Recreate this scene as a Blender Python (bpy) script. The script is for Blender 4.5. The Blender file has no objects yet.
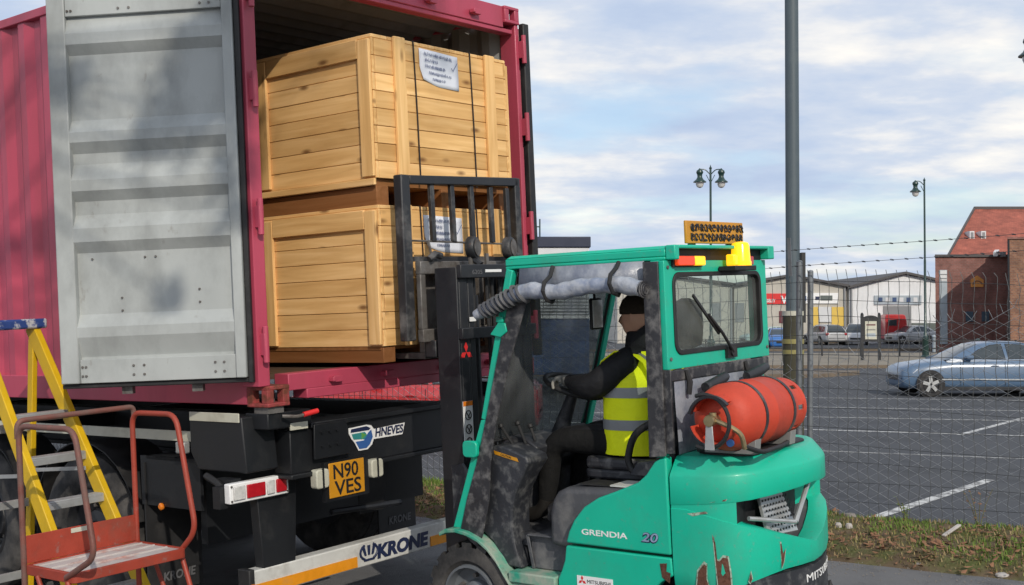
import bpy, bmesh, math, random
from mathutils import Vector, Matrix, Quaternion
from math import radians as RAD, pi, sin, cos
random.seed(11)
sc = bpy.context.scene
COL = sc.collection
# ------------------------------------------------------------------ camera
cam_d = bpy.data.cameras.new('camera'); cam = bpy.data.objects.new('camera', cam_d); COL.objects.link(cam)
cam_d.sensor_width = 36; cam_d.lens = 42.1875; cam_d.clip_start = .05; cam_d.clip_end = 2000
cam.location = (0, 0, 2.07); cam.rotation_euler = (RAD(90 + 1.21735), 0, 0)
sc.camera = cam
# ------------------------------------------------------------------ sky, sun, exposure
SUN_DIR = Vector((.27, -.82, .50)).normalized()          # towards the sun
EL = math.asin(SUN_DIR.z); AZ = math.atan2(SUN_DIR.x, SUN_DIR.y)
world = bpy.data.worlds.new('World'); sc.world = world; world.use_nodes = True
wn = world.node_tree.nodes; wl = world.node_tree.links; wn.clear()
def wnode(t, **k):
    n = wn.new(t)
    for a, b in k.items(): setattr(n, a, b)
    return n
wout = wnode('ShaderNodeOutputWorld'); sky = wnode('ShaderNodeTexSky', sky_type='NISHITA')
sky.sun_disc = False; sky.sun_elevation = EL; sky.sun_rotation = AZ; sky.dust_density = 1.2; sky.air_density = 1.0
bg1 = wnode('ShaderNodeBackground'); bg1.inputs[1].default_value = .11; wl.new(sky.outputs[0], bg1.inputs[0])
bg2 = wnode('ShaderNodeBackground'); bg2.inputs[1].default_value = 1.0
tc = wnode('ShaderNodeTexCoord'); sep = wnode('ShaderNodeSeparateXYZ'); wl.new(tc.outputs['Generated'], sep.inputs[0])
def wmath(op, a, b=None):
    n = wnode('ShaderNodeMath', operation=op)
    for i, x in enumerate((a, b)):
        if x is None: continue
        if isinstance(x, (int, float)): n.inputs[i].default_value = x
        else: wl.new(x, n.inputs[i])
    return n.outputs[0]
zz = wmath('ADD', wmath('ABSOLUTE', sep.outputs[2]), .16)
px_ = wmath('DIVIDE', sep.outputs[0], zz); py_ = wmath('DIVIDE', sep.outputs[1], zz)
cmb = wnode('ShaderNodeCombineXYZ'); wl.new(wmath('MULTIPLY', px_, 1.15), cmb.inputs[0]); wl.new(wmath('MULTIPLY', py_, 1.35), cmb.inputs[1])
def wnoise(scale, detail, rough, off):
    m = wnode('ShaderNodeMapping'); m.inputs[1].default_value = off; wl.new(cmb.outputs[0], m.inputs[0])
    n = wnode('ShaderNodeTexNoise'); n.inputs['Scale'].default_value = scale; n.inputs['Detail'].default_value = detail
    n.inputs['Roughness'].default_value = rough; wl.new(m.outputs[0], n.inputs[0]); return n.outputs[0]
def wramp(src, stops):
    r = wnode('ShaderNodeValToRGB'); e = r.color_ramp.elements
    while len(e) < len(stops): e.new(.5)
    for q, (p, c) in zip(e, stops): q.position = p; q.color = (c[0], c[1], c[2], 1) if not isinstance(c, (int, float)) else (c, c, c, 1)
    wl.new(src, r.inputs[0]); return r.outputs[0]
n1 = wnoise(.95, 6, .55, (3.1, 1.7, 0)); n2 = wnoise(1.5, 6, .56, (8.3, -2.4, 4))
cloudcol = wramp(n2, [(.28, (.35, .43, .59)), (.42, (.42, .495, .63)), (.51, (.51, .56, .65)), (.58, (.66, .665, .68)), (.68, (.82, .785, .73))])
wl.new(cloudcol, bg2.inputs[0])
cover = wramp(n1, [(.36, .35), (.50, .97)])
mix = wnode('ShaderNodeMixShader'); wl.new(cover, mix.inputs[0]); wl.new(bg1.outputs[0], mix.inputs[1]); wl.new(bg2.outputs[0], mix.inputs[2])
wl.new(mix.outputs[0], wout.inputs[0])
sun_d = bpy.data.lights.new('sun', 'SUN'); sun_d.energy = 2.1; sun_d.angle = RAD(.55); sun_d.color = (1, .92, .80)
sun = bpy.data.objects.new('sun', sun_d); COL.objects.link(sun); sun.location = (5, -8, 12)
sun.rotation_euler = SUN_DIR.to_track_quat('Z', 'Y').to_euler()
vs = sc.view_settings; vs.view_transform = 'Standard'; vs.look = 'None'; vs.gamma = 1; vs.exposure = 0.40
sc.render.engine = 'CYCLES'
# ------------------------------------------------------------------ frames: WORLD is level (the car park), YARD is the slightly tilted yard, its y axis along the trailer
WORLD = Matrix.Identity(4)
YARD = Matrix(((.61497605, -.78733954, -.04359932, -1.27779), (.7874968, .61606946, -.01752729, 6.61689),
               (.04066014, -.02355546, .99889534, .19760), (0, 0, 0, 1)))
YI = YARD.inverted()
def yw(p): return YARD @ Vector(p)
# ------------------------------------------------------------------ materials
MATS = {}
def pm(name, col, rough=.55, metal=0, var=.12, vs=3., dirt=None, dirt2=None, bump=0, bs=60, spec=.5, coat=0, rand=0, emit=None, stretch=(1, 1, 1), world_co=False):
    m = bpy.data.materials.new(name); m.use_nodes = True; nt = m.node_tree; N = nt.nodes; L = nt.links
    b = N['Principled BSDF']; b.inputs['Metallic'].default_value = metal
    b.inputs['Specular IOR Level'].default_value = spec; b.inputs['Coat Weight'].default_value = coat; b.inputs['Coat Roughness'].default_value = .15
    t = N.new('ShaderNodeTexCoord'); mp = N.new('ShaderNodeMapping'); mp.inputs['Scale'].default_value = stretch
    L.new(t.outputs['Object'], mp.inputs[0]); co = mp.outputs[0]
    oi = N.new('ShaderNodeObjectInfo')
    if rand:
        va = N.new('ShaderNodeVectorMath'); va.operation = 'ADD'; cb = N.new('ShaderNodeCombineXYZ')
        mm = N.new('ShaderNodeMath'); mm.operation = 'MULTIPLY'; mm.inputs[1].default_value = 37.
        L.new(oi.outputs['Random'], mm.inputs[0]); L.new(mm.outputs[0], cb.inputs[0]); L.new(mm.outputs[0], cb.inputs[2])
        L.new(co, va.inputs[0]); L.new(cb.outputs[0], va.inputs[1]); co = va.outputs[0]
    def noise(scale, detail=5, rough=.6):
        n = N.new('ShaderNodeTexNoise'); n.inputs['Scale'].default_value = scale; n.inputs['Detail'].default_value = detail
        n.inputs['Roughness'].default_value = rough; L.new(co, n.inputs[0]); return n.outputs[0]
    def mr(src, a, b_, c, d):
        n = N.new('ShaderNodeMapRange'); n.inputs[1].default_value = a; n.inputs[2].default_value = b_; n.inputs[3].default_value = c; n.inputs[4].default_value = d
        L.new(src, n.inputs[0]); return n.outputs[0]
    def mixc(fac, a, c, mode='MIX'):
        n = N.new('ShaderNodeMix'); n.data_type = 'RGBA'; n.blend_type = mode
        for s, x in ((0, fac), (6, a), (7, c)):
            if isinstance(x, (int, float)): n.inputs[s].default_value = x
            elif isinstance(x, tuple): n.inputs[s].default_value = (x[0], x[1], x[2], 1)
            else: L.new(x, n.inputs[s])
        return n.outputs[2]
    nv = noise(vs)
    val = mr(nv, .25, .75, 1 - var, 1 + var)
    cc = mixc(1.0, (col[0], col[1], col[2]), val, 'MULTIPLY')
    if rand:
        rv = mr(oi.outputs['Random'], 0, 1, 1 - rand, 1 + rand); cc = mixc(1.0, cc, rv, 'MULTIPLY')
    rg = mr(nv, .25, .75, max(.02, rough - .08), min(1, rough + .1))
    for d in (dirt, dirt2):
        if d:
            dc, lo, hi, scl, amt = d
            mk = mr(noise(scl, 8, .65), lo, hi, 0, amt); cc = mixc(mk, cc, dc)
            rr = N.new('ShaderNodeMath'); rr.operation = 'MULTIPLY_ADD'; rr.inputs[1].default_value = .35; L.new(mk, rr.inputs[0]); L.new(rg, rr.inputs[2]); rr.use_clamp = True; rg = rr.outputs[0]
    L.new(cc, b.inputs['Base Color']); L.new(rg, b.inputs['Roughness'])
    if bump:
        bn = N.new('ShaderNodeBump'); bn.inputs['Strength'].default_value = bump; bn.inputs['Distance'].default_value = .01
        L.new(noise(bs, 4), bn.inputs['Height']); L.new(bn.outputs[0], b.inputs['Normal'])
    if emit: b.inputs['Emission Color'].default_value = (*emit[0], 1); b.inputs['Emission Strength'].default_value = emit[1]
    MATS[name] = m; return m
def wood(name, along, col=(.76, .465, .19)):
    """pale pine: grain and knots stretched along one axis"""
    m = bpy.data.materials.new(name); m.use_nodes = True; nt = m.node_tree; N = nt.nodes; L = nt.links; b = N['Principled BSDF']
    b.inputs['Roughness'].default_value = .7; b.inputs['Specular IOR Level'].default_value = .25
    t = N.new('ShaderNodeTexCoord'); oi = N.new('ShaderNodeObjectInfo')
    va = N.new('ShaderNodeVectorMath'); va.operation = 'ADD'; cb = N.new('ShaderNodeCombineXYZ')
    for i, k in enumerate((13., 29., 41.)):
        mm = N.new('ShaderNodeMath'); mm.operation = 'MULTIPLY'; mm.inputs[1].default_value = k; L.new(oi.outputs['Random'], mm.inputs[0]); L.new(mm.outputs[0], cb.inputs[i])
    L.new(t.outputs['Object'], va.inputs[0]); L.new(cb.outputs[0], va.inputs[1])
    def mapped(s):
        mp = N.new('ShaderNodeMapping'); mp.inputs['Scale'].default_value = s; L.new(va.outputs[0], mp.inputs[0]); return mp.outputs[0]
    s1 = [14.] * 3; s1['xyz'.index(along)] = .9
    s2 = [7.] * 3; s2['xyz'.index(along)] = 2.6
    nz = N.new('ShaderNodeTexNoise'); nz.inputs['Scale'].default_value = 1.6; nz.inputs['Detail'].default_value = 6; nz.inputs['Distortion'].default_value = .6; L.new(mapped(s1), nz.inputs[0])
    nb = N.new('ShaderNodeTexNoise'); nb.inputs['Scale'].default_value = .5; nb.inputs['Detail'].default_value = 3; L.new(mapped(s2), nb.inputs[0])
    vo = N.new('ShaderNodeTexVoronoi'); vo.inputs['Scale'].default_value = 1.15; L.new(mapped(s2), vo.inputs[0])
    def ramp(src, stops):
        r = N.new('ShaderNodeValToRGB'); e = r.color_ramp.elements
        while len(e) < len(stops): e.new(.5)
        for q, (p, c) in zip(e, stops): q.position = p; q.color = (*c, 1)
        L.new(src, r.inputs[0]); return r.outputs[0]
    def mixc(fac, a, c, mode='MIX'):
        n = N.new('ShaderNodeMix'); n.data_type = 'RGBA'; n.blend_type = mode
        for s, x in ((0, fac), (6, a), (7, c)):
            if isinstance(x, (int, float)): n.inputs[s].default_value = x
            elif isinstance(x, tuple): n.inputs[s].default_value = (*x, 1)
            else: L.new(x, n.inputs[s])
        return n.outputs[2]
    g = ramp(nz.outputs[0], [(.3, (col[0] * .84, col[1] * .79, col[2] * .72)), (.5, col), (.7, (min(1, col[0] * 1.14), col[1] * 1.2, col[2] * 1.35))])
    g = mixc(.45, g, ramp(nb.outputs[0], [(.28, (.66, .60, .52)), (.5, (1, 1, 1)), (.75, (1.1, 1.09, 1.05))]), 'MULTIPLY')
    rv = ramp(oi.outputs['Random'], [(0, (.82, .79, .74)), (.35, (1, .98, .95)), (.7, (1.02, 1.02, 1.02)), (1, (1.12, 1.12, 1.12))]); g = mixc(1.0, g, rv, 'MULTIPLY')
    kn = N.new('ShaderNodeMapRange'); kn.inputs[1].default_value = .05; kn.inputs[2].default_value = .17; kn.inputs[3].default_value = .85; kn.inputs[4].default_value = 0
    L.new(vo.outputs['Distance'], kn.inputs[0]); g = mixc(kn.outputs[0], g, (.16, .065, .02))
    L.new(g, b.inputs['Base Color'])
    bn = N.new('ShaderNodeBump'); bn.inputs['Strength'].default_value = .25; bn.inputs['Distance'].default_value = .004; L.new(nz.outputs[0], bn.inputs['Height']); L.new(bn.outputs[0], b.inputs['Normal'])
    MATS[name] = m; return m
def glass(name, tint=(.9, .95, .93), op=.18, rough=.05, film=(.5, .5, .5)):
    m = bpy.data.materials.new(name); m.use_nodes = True; nt = m.node_tree; N = nt.nodes; L = nt.links
    out = N['Material Output']; b = N['Principled BSDF']; b.inputs['Base Color'].default_value = (*film, 1); b.inputs['Roughness'].default_value = rough
    tr = N.new('ShaderNodeBsdfTransparent'); tr.inputs[0].default_value = (*tint, 1)
    no = N.new('ShaderNodeTexNoise'); no.inputs['Scale'].default_value = 5; no.inputs['Detail'].default_value = 6
    t = N.new('ShaderNodeTexCoord'); L.new(t.outputs['Object'], no.inputs[0])
    mr = N.new('ShaderNodeMapRange'); mr.inputs[1].default_value = .3; mr.inputs[2].default_value = .75; mr.inputs[3].default_value = op * .6; mr.inputs[4].default_value = min(1, op * 1.6); L.new(no.outputs[0], mr.inputs[0])
    mx = N.new('ShaderNodeMixShader'); L.new(mr.outputs[0], mx.inputs[0]); L.new(tr.outputs[0], mx.inputs[1]); L.new(b.outputs[0], mx.inputs[2])
    L.new(mx.outputs[0], out.inputs[0]); MATS[name] = m; return m
RUST = (.10, .035, .015); GRIME = (.045, .04, .035); DUST = (.30, .28, .25)
pm('container_red', (.43, .055, .098), .5, 0, .16, 2., ((.22, .045, .055), .50, .75, 1.6, .7), (RUST, .69, .76, 7., .8), bump=.05, bs=20, coat=.1, stretch=(1, 1, .22))
pm('rusty_red', (.30, .045, .045), .65, 0, .2, 8., (RUST, .42, .6, 14., .85), bump=.2, bs=90)
pm('inside_grey', (.22, .22, .215), .6, 0, .14, 3., (GRIME, .5, .75, 3., .6))
pm('door_grey', (.39, .41, .40), .42, 0, .14, 1.6, ((.17, .178, .172), .45, .70, 2.2, .65), ((.13, .10, .07), .64, .74, 9., .5), spec=.5, bump=.04, bs=14, stretch=(1, 1, .55))
pm('rubber', (.014, .014, .015), .6, 0, .3, 5., ((.08, .075, .07), .5, .8, 9., .35))
pm('tyre', (.026, .026, .027), .82, 0, .25, 8., ((.15, .14, .13), .40, .75, 6., .65), bump=.2, bs=80, spec=.3)
pm('black_steel', (.013, .014, .017), .42, 0, .25, 3., ((.055, .055, .055), .5, .8, 5., .5), (( .14, .13, .12), .66, .8, 14., .4), bump=.05, bs=40)
pm('chassis_black', (.008, .009, .011), .5, 0, .25, 2., ((.032, .031, .029), .55, .8, 6., .5), bump=.05, bs=30)
pm('worn_black', (.020, .021, .024), .5, 0, .3, 5., ((.22, .21, .20), .50, .72, 7., .55), (RUST, .62, .72, 16., .6), bump=.12, bs=60)
pm('worn_steel', (.17, .16, .15), .5, .4, .3, 6., ((.05, .035, .025), .45, .65, 9., .7), bump=.15, bs=60)
pm('teal', (.003, .44, .285), .44, 0, .07, 3., ((.05, .26, .185), .47, .72, 2.2, .55), ((.17, .19, .155), .60, .74, 30., .55), coat=.08, bump=.02, bs=30)
pm('teal_worn', (.03, .30, .20), .5, 0, .15, 4., ((.38, .37, .31), .40, .62, 6., .8), ((.07, .06, .05), .6, .75, 14., .6), bump=.08, bs=50)
pm('grey_plastic', (.070, .072, .080), .55, 0, .2, 4., ((.26, .25, .235), .50, .74, 6., .55), bump=.1, bs=120)
pm('dark_plastic', (.026, .028, .034), .45, 0, .25, 4., ((.22, .22, .215), .50, .70, 16., .45), bump=.12, bs=60)
pm('dusty_vinyl', (.026, .026, .030), .5, 0, .3, 6., ((.28, .27, .26), .48, .68, 15., .5), bump=.5, bs=9)
pm('clear_vinyl', (.30, .32, .36), .3, 0, .15, 5., ((.10, .12, .18), .45, .65, 6., .7), bump=.6, bs=14, spec=.6)
pm('vinyl_roll', (.36, .38, .42), .38, 0, .25, 9., ((.15, .19, .29), .45, .60, 7., .75), ((.06, .06, .065), .60, .72, 14., .6), bump=.8, bs=22)
pm('gas_orange', (.52, .052, .022), .62, 0, .16, 5., ((.30, .045, .025), .48, .75, 4., .6), ((.10, .055, .045), .62, .74, 14., .6), bump=.25, bs=30)
pm('brass', (.34, .27, .15), .45, .8, .25, 20.)
pm('alloy', (.46, .47, .47), .42, .55, .14, 6., ((.22, .21, .19), .5, .75, 9., .6))
pm('ladder_yellow', (.62, .39, .006), .45, 0, .12, 5., ((.42, .28, .04), .5, .75, 6., .5), ((.12, .09, .04), .66, .76, 22., .7), bump=.06, bs=60)
pm('cap_blue', (.025, .06, .22), .5, 0, .2, 10., ((.55, .56, .57), .50, .58, 16., .85))
pm('platform_red', (.31, .042, .022), .5, 0, .2, 6., ((.20, .05, .03), .5, .72, 8., .7), ((.22, .20, .19), .62, .74, 16., .55), bump=.1, bs=60)
pm('rail_worn', (.17, .06, .045), .5, 0, .25, 9., ((.14, .085, .07), .42, .62, 10., .85), bump=.1, bs=80)
pm('deck_worn', (.46, .42, .40), .6, 0, .2, 5., ((.40, .10, .06), .5, .66, 7., .6), ((.16, .14, .13), .6, .75, 14., .5), bump=.1, bs=60)
pm('white_paint', (.56, .56, .53), .5, 0, .12, 4., ((.30, .28, .25), .46, .74, 7., .7))
pm('cream_strip', (.50, .49, .40), .55, 0, .1, 6., ((.28, .26, .20), .5, .75, 8., .5))
pm('orange_tape', (.72, .27, .010), .45, 0, .12, 20., ((.40, .20, .05), .55, .75, 10., .5))
pm('plate_yellow', (.55, .245, .012), .45, 0, .08, 6., ((.30, .16, .04), .56, .78, 10., .5))
pm('black_print', (.008, .008, .010), .6, 0, .1, 5.)
pm('navy_print', (.010, .018, .060), .5, 0, .1, 5.)
pm('white_print', (.78, .78, .77), .5, 0, .05, 5.)
pm('grey_print', (.11, .11, .115), .6, 0, .2, 12.)
pm('blue_print', (.030, .10, .30), .5, 0, .1, 5.)
pm('green_print', (.10, .30, .06), .5, 0, .1, 5.)
pm('teal_print', (.03, .22, .22), .5, 0, .1, 5.)
pm('red_print', (.62, .02, .02), .5, 0, .1, 5.)
pm('chrome_blue', (.30, .40, .55), .35, .3, .2, 20.)
pm('paper', (.72, .74, .80), .8, 0, .05, 8.)
pm('ink', (.17, .20, .32), .8, 0, .1, 8.)
pm('strap_dark', (.020, .014, .012), .5, 0, .3, 10.)
pm('lens_red', (.42, .012, .02), .15, 0, .15, 30., coat=.5)
pm('lens_clear', (.55, .54, .52), .12, 0, .25, 40., coat=.6)
pm('lens_amber', (.75, .20, .01), .2, 0, .1, 30., coat=.5)
pm('glow_amber', (.85, .40, .01), .2, 0, .05, 20., emit=((1, .52, .01), .8))
pm('glow_red', (.70, .04, .01), .2, 0, .2, 40., emit=((1, .09, .005), .28))
pm('bluish_glove', (.30, .29, .26), .8, 0, .2, 20.)
pm('galv', (.17, .185, .20), .5, .35, .15, 8., ((.08, .085, .09), .5, .75, 5., .5))
pm('wire_galv', (.30, .31, .32), .5, .2, .15, 10.)
pm('wire_dark', (.055, .06, .065), .6, .2, .2, 10.)
pm('pole_grey', (.070, .095, .11), .55, 0, .12, 2., ((.15, .17, .17), .52, .8, 2., .5))
pm('lamp_green', (.008, .035, .030), .4, 0, .2, 5., coat=.3)
pm('asphalt_yard', (.165, .165, .168), .9, 0, .22, 1.1, ((.22, .216, .21), .45, .75, .8, .5), ((.075, .075, .078), .52, .7, 3., .55), bump=.9, bs=160, spec=.25)
pm('asphalt_park', (.070, .074, .082), .9, 0, .15, .4, ((.105, .108, .110), .45, .70, .22, .6), ((.038, .040, .044), .52, .66, .9, .5), bump=.5, bs=90, spec=.25)
pm('road_paint', (.55, .55, .53), .75, 0, .15, 5., ((.10, .10, .105), .47, .60, 7., .9))
pm('soil', (.13, .095, .06), .95, 0, .35, 5., ((.08, .11, .03), .45, .6, 3., .8), ((.24, .19, .12), .55, .7, 12., .7), bump=1., bs=40, spec=.1)
pm('kerb_stone', (.16, .125, .09), .9, 0, .2, 2., ((.08, .06, .04), .5, .7, 3., .6), bump=.3, bs=30)
pm('paving', (.23, .20, .155), .9, 0, .15, .7, ((.15, .135, .11), .45, .7, .5, .6))
pm('skin', (.72, .40, .27), .5, 0, .1, 12., spec=.4)
pm('jacket', (.013, .013, .015), .7, 0, .35, 10., bump=1., bs=16, spec=.35)
pm('trousers', (.012, .012, .012), .85, 0, .3, 8., ((.035, .033, .03), .55, .78, 8., .4), bump=1., bs=18, spec=.2)
pm('beanie', (.045, .035, .027), .95, 0, .2, 20., bump=.5, bs=160, spec=.1)
pm('hivis', (.92, 1.0, .002), .7, 0, .10, 6., bump=1., bs=11)
pm('reflective', (.26, .27, .28), .4, .1, .12, 12., bump=.2, bs=14)
pm('boot', (.016, .014, .012), .6, 0, .2, 10.)
for a in 'xyz': wood('pine_' + a, a)
wood('floor_wood', 'y', (.07, .045, .03)); wood('skid_wood', 'y', (.24, .10, .035)); wood('skid_x', 'x', (.26, .115, .04))
glass('window_glass', (.82, .88, .86), .14, .06, (.30, .31, .30)); glass('scratched_glass', (.62, .66, .66), .34, .25, (.20, .21, .22))
pm('car_glass', (.035, .045, .05), .08, 0, .2, 3., spec=.8)
# ------------------------------------------------------------------ mesh building
BASEPT = {}
class MB:
    def __init__(s): s.v = []; s.f = []; s.m = []
    def add(s, vs, fs, mi=0):
        n = len(s.v); s.v += [Vector(p) for p in vs]; s.f += [[i + n for i in f] for f in fs]; s.m += [mi] * len(fs); return s
    def hexa(s, p, mi=0): return s.add(p, [(0, 3, 2, 1), (4, 5, 6, 7), (0, 1, 5, 4), (1, 2, 6, 5), (2, 3, 7, 6), (3, 0, 4, 7)], mi)
    def box(s, x0, x1, y0, y1, z0, z1, mi=0):
        return s.hexa([(x0, y0, z0), (x1, y0, z0), (x1, y1, z0), (x0, y1, z0), (x0, y0, z1), (x1, y0, z1), (x1, y1, z1), (x0, y1, z1)], mi)
    def bar(s, p0, p1, w, h, up=(0, 0, 1), mi=0):
        """rectangular bar from p0 to p1; w across, h along up"""
        p0 = Vector(p0); p1 = Vector(p1); d = (p1 - p0).normalized(); up = Vector(up); a = d.cross(up).normalized(); u = a.cross(d).normalized()
        a *= w / 2; u *= h / 2
        return s.hexa([p0 - a - u, p0 + a - u, p1 + a - u, p1 - a - u, p0 - a + u, p0 + a + u, p1 + a + u, p1 - a + u], mi)
    def loft(s, rings, caps=True, closed=True, mi=0, loop=False):
        n = len(rings[0]); vs = [p for r in rings for p in r]; fs = []
        m = len(rings)
        for i in range(m if loop else m - 1):
            for j in range(n if closed else n - 1):
                a = i * n + j; b = i * n + (j + 1) % n; c = ((i + 1) % m) * n + (j + 1) % n; d = ((i + 1) % m) * n + j; fs.append((a, b, c, d))
        if caps and closed and not loop: fs += [tuple(range(n))[::-1], tuple(range((m - 1) * n, m * n))]
        return s.add(vs, fs, mi)
    def tube(s, pts, r, n=8, closed=False, mi=0, caps=True):
        pts = [Vector(p) for p in pts]; m = len(pts); rr = r if isinstance(r, (list, tuple)) else [r] * m
        tang = []
        for i in range(m):
            a = pts[(i - 1) % m] if (closed or i) else pts[0]; b = pts[(i + 1) % m] if (closed or i < m - 1) else pts[-1]
            tang.append((b - a).normalized())
        u = tang[0].orthogonal().normalized(); rings = []
        for i in range(m):
            u = (u - tang[i] * u.dot(tang[i])); u = u.normalized() if u.length > 1e-6 else tang[i].orthogonal().normalized()
            w = tang[i].cross(u)
            rings.append([pts[i] + (u * cos(2 * pi * k / n) + w * sin(2 * pi * k / n)) * rr[i] for k in range(n)])
        return s.loft(rings, caps=caps, mi=mi, loop=closed)
    def cyl(s, p0, p1, r, r1=None, n=16, mi=0): return s.tube([p0, p1], [r, r if r1 is None else r1], n, mi=mi)
    def lathe(s, prof, o, axis=(0, 0, 1), n=28, mi=0, loop=False):
        """profile of (radius, distance along axis)"""
        o = Vector(o); ax = Vector(axis).normalized(); u = ax.orthogonal().normalized(); w = ax.cross(u)
        rings = [[o + ax * h + (u * cos(2 * pi * k / n) + w * sin(2 * pi * k / n)) * max(r, 1e-4) for k in range(n)] for r, h in prof]
        return s.loft(rings, caps=not loop, mi=mi, loop=loop)
    def prism(s, poly, axis, a, b, mi=0):
        def P(q, t): return {'x': (t, q[0], q[1]), 'y': (q[0], t, q[1]), 'z': (q[0], q[1], t)}[axis]
        return s.loft([[P(q, a) for q in poly], [P(q, b) for q in poly]], mi=mi)
    def rings_frame(s, outer, inner, axis, a, b, mi=0):
        """a flat frame: outer loop minus inner loop, same point count, thickness a..b"""
        def P(q, t): return {'x': (t, q[0], q[1]), 'y': (q[0], t, q[1]), 'z': (q[0], q[1], t)}[axis]
        return s.loft([[P(q, a) for q in outer], [P(q, b) for q in outer], [P(q, b) for q in inner], [P(q, a) for q in inner]], mi=mi, loop=True)
    def mesh(s, name, mats, base=None, ang=38, recalc=True):
        me = bpy.data.meshes.new(name); b = Vector(base) if base is not None else Vector((0, 0, 0))
        me.from_pydata([p - b for p in s.v], [], s.f)
        for mt in mats: me.materials.append(MATS[mt])
        if len(mats) > 1:
            for p, i in zip(me.polygons, s.m): p.material_index = i
        if recalc:
            bm = bmesh.new(); bm.from_mesh(me); bmesh.ops.recalc_face_normals(bm, faces=bm.faces); bm.to_mesh(me); bm.free()
        if ang:
            for p in me.polygons: p.use_smooth = True
            me.set_sharp_from_angle(angle=RAD(ang))
        me.update(); return me
    def build(s, name, mat, parent=None, bev=0, seg=2, ang=38, kind=None, frame=None, origin=None, label=None, cat=None, group=None, recalc=True):
        mats = [mat] if isinstance(mat, str) else list(mat)
        if parent is not None: base = BASEPT[parent.name]
        else: base = Vector(origin) if origin is not None else Vector((0, 0, 0))
        me = s.mesh(name, mats, base, ang, recalc); o = bpy.data.objects.new(name, me); COL.objects.link(o); BASEPT[o.name] = base
        if parent is not None: o.parent = parent
        elif frame is not None: o.matrix_world = frame @ Matrix.Translation(base)
        else: o.location = base
        if bev: 
            m = o.modifiers.new('bevel', 'BEVEL'); m.width = bev; m.segments = seg; m.limit_method = 'ANGLE'; m.angle_limit = RAD(40); m.harden_normals = False
        tag(o, label, cat, group, kind); return o
def tag(o, label=None, cat=None, group=None, kind=None):
    for k, v in (('label', label), ('category', cat), ('group', group), ('kind', kind)):
        if v: o[k] = v
    return o
def thing(name, label, cat, loc=(0, 0, 0), frame=WORLD, group=None, rz=0):
    o = bpy.data.objects.new(name, None); COL.objects.link(o); o.empty_display_size = .2
    o.matrix_world = frame @ Matrix.Translation(Vector(loc)) @ Matrix.Rotation(rz, 4, 'Z'); BASEPT[o.name] = Vector(loc) if not rz else Vector((0, 0, 0))
    return tag(o, label, cat, group)
def local_thing(name, label, cat, group=None):
    o = bpy.data.objects.new(name, None); COL.objects.link(o); BASEPT[o.name] = Vector((0, 0, 0)); return tag(o, label, cat, group)
def copy_tree(o, parent=None, label=None):
    c = o.copy(); COL.objects.link(c); c.parent = parent; BASEPT[c.name] = BASEPT.get(o.name, Vector((0, 0, 0)))
    if label: c['label'] = label
    for ch in list(o.children): copy_tree(ch, c)
    return c
def fillet(pts, r, n=5):
    pts = [Vector(p) for p in pts]; out = [pts[0]]
    for a, b, c in zip(pts, pts[1:], pts[2:]):
        d1 = (a - b); d2 = (c - b); k = min(r, d1.length * .49, d2.length * .49); p = b + d1.normalized() * k; q = b + d2.normalized() * k
        for i in range(n + 1):
            t = i / n; out.append(p * (1 - t) ** 2 + b * 2 * t * (1 - t) + q * t * t)
    return out + [pts[-1]]
def rrect(x0, x1, y0, y1, r, n=4):
    out = []
    for cx, cy, a0 in ((x1 - r, y1 - r, 0), (x0 + r, y1 - r, 90), (x0 + r, y0 + r, 180), (x1 - r, y0 + r, 270)):
        for i in range(n + 1):
            a = RAD(a0 + 90 * i / n); out.append((cx + r * cos(a), cy + r * sin(a)))
    return out
def text(name, s, size, o, xd, yd, mat, parent, ext=.001, shear=0, bold=0, spacing=1, width=None):
    cu = bpy.data.curves.new('t', 'FONT'); cu.body = s; cu.size = size; cu.extrude = ext; cu.shear = shear; cu.offset = bold; cu.space_character = spacing; cu.resolution_u = 3
    ob = bpy.data.objects.new('t', cu); COL.objects.link(ob); dg = bpy.context.evaluated_depsgraph_get()
    me = bpy.data.meshes.new_from_object(ob.evaluated_get(dg)); COL.objects.unlink(ob); bpy.data.objects.remove(ob)
    xd = Vector(xd).normalized(); yd = Vector(yd); yd = (yd - xd * yd.dot(xd)).normalized(); zd = xd.cross(yd); o = Vector(o); b = BASEPT[parent.name]
    w = max(v.co.x for v in me.vertices) - min(v.co.x for v in me.vertices); k = width / w if width else 1
    for v in me.vertices: v.co = o + xd * v.co.x * k + yd * v.co.y + zd * v.co.z - b
    me.name = name; me.materials.clear(); me.materials.append(MATS[mat]); me.update()
    t = bpy.data.objects.new(name, me); COL.objects.link(t); t.parent = parent; BASEPT[t.name] = b; return t
def piece(name, me, parent, loc):
    """a copy of a shared mesh as a part, loc in frame coordinates"""
    o = bpy.data.objects.new(name, me); COL.objects.link(o); o.parent = parent; o.location = Vector(loc) - BASEPT[parent.name]; BASEPT[o.name] = BASEPT[parent.name]; return o
def chamfer_box(name, sx, sy, sz, mat, c=.004):
    m = MB(); x, y, z = sx / 2, sy / 2, sz / 2
    r = lambda k, h: [(-x + k, -y, h), (x - k, -y, h), (x, -y + k, h), (x, y - k, h), (x - k, y, h), (-x + k, y, h), (-x, y - k, h), (-x, -y + k, h)]
    m.loft([[(p[0] * (1 - c / x), p[1] * (1 - c / y), -z) for p in r(c, 0)], r(c, -z + c), r(c, z - c), [(p[0] * (1 - c / x), p[1] * (1 - c / y), z) for p in r(c, 0)]])
    return m.mesh(name, [mat])
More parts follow.
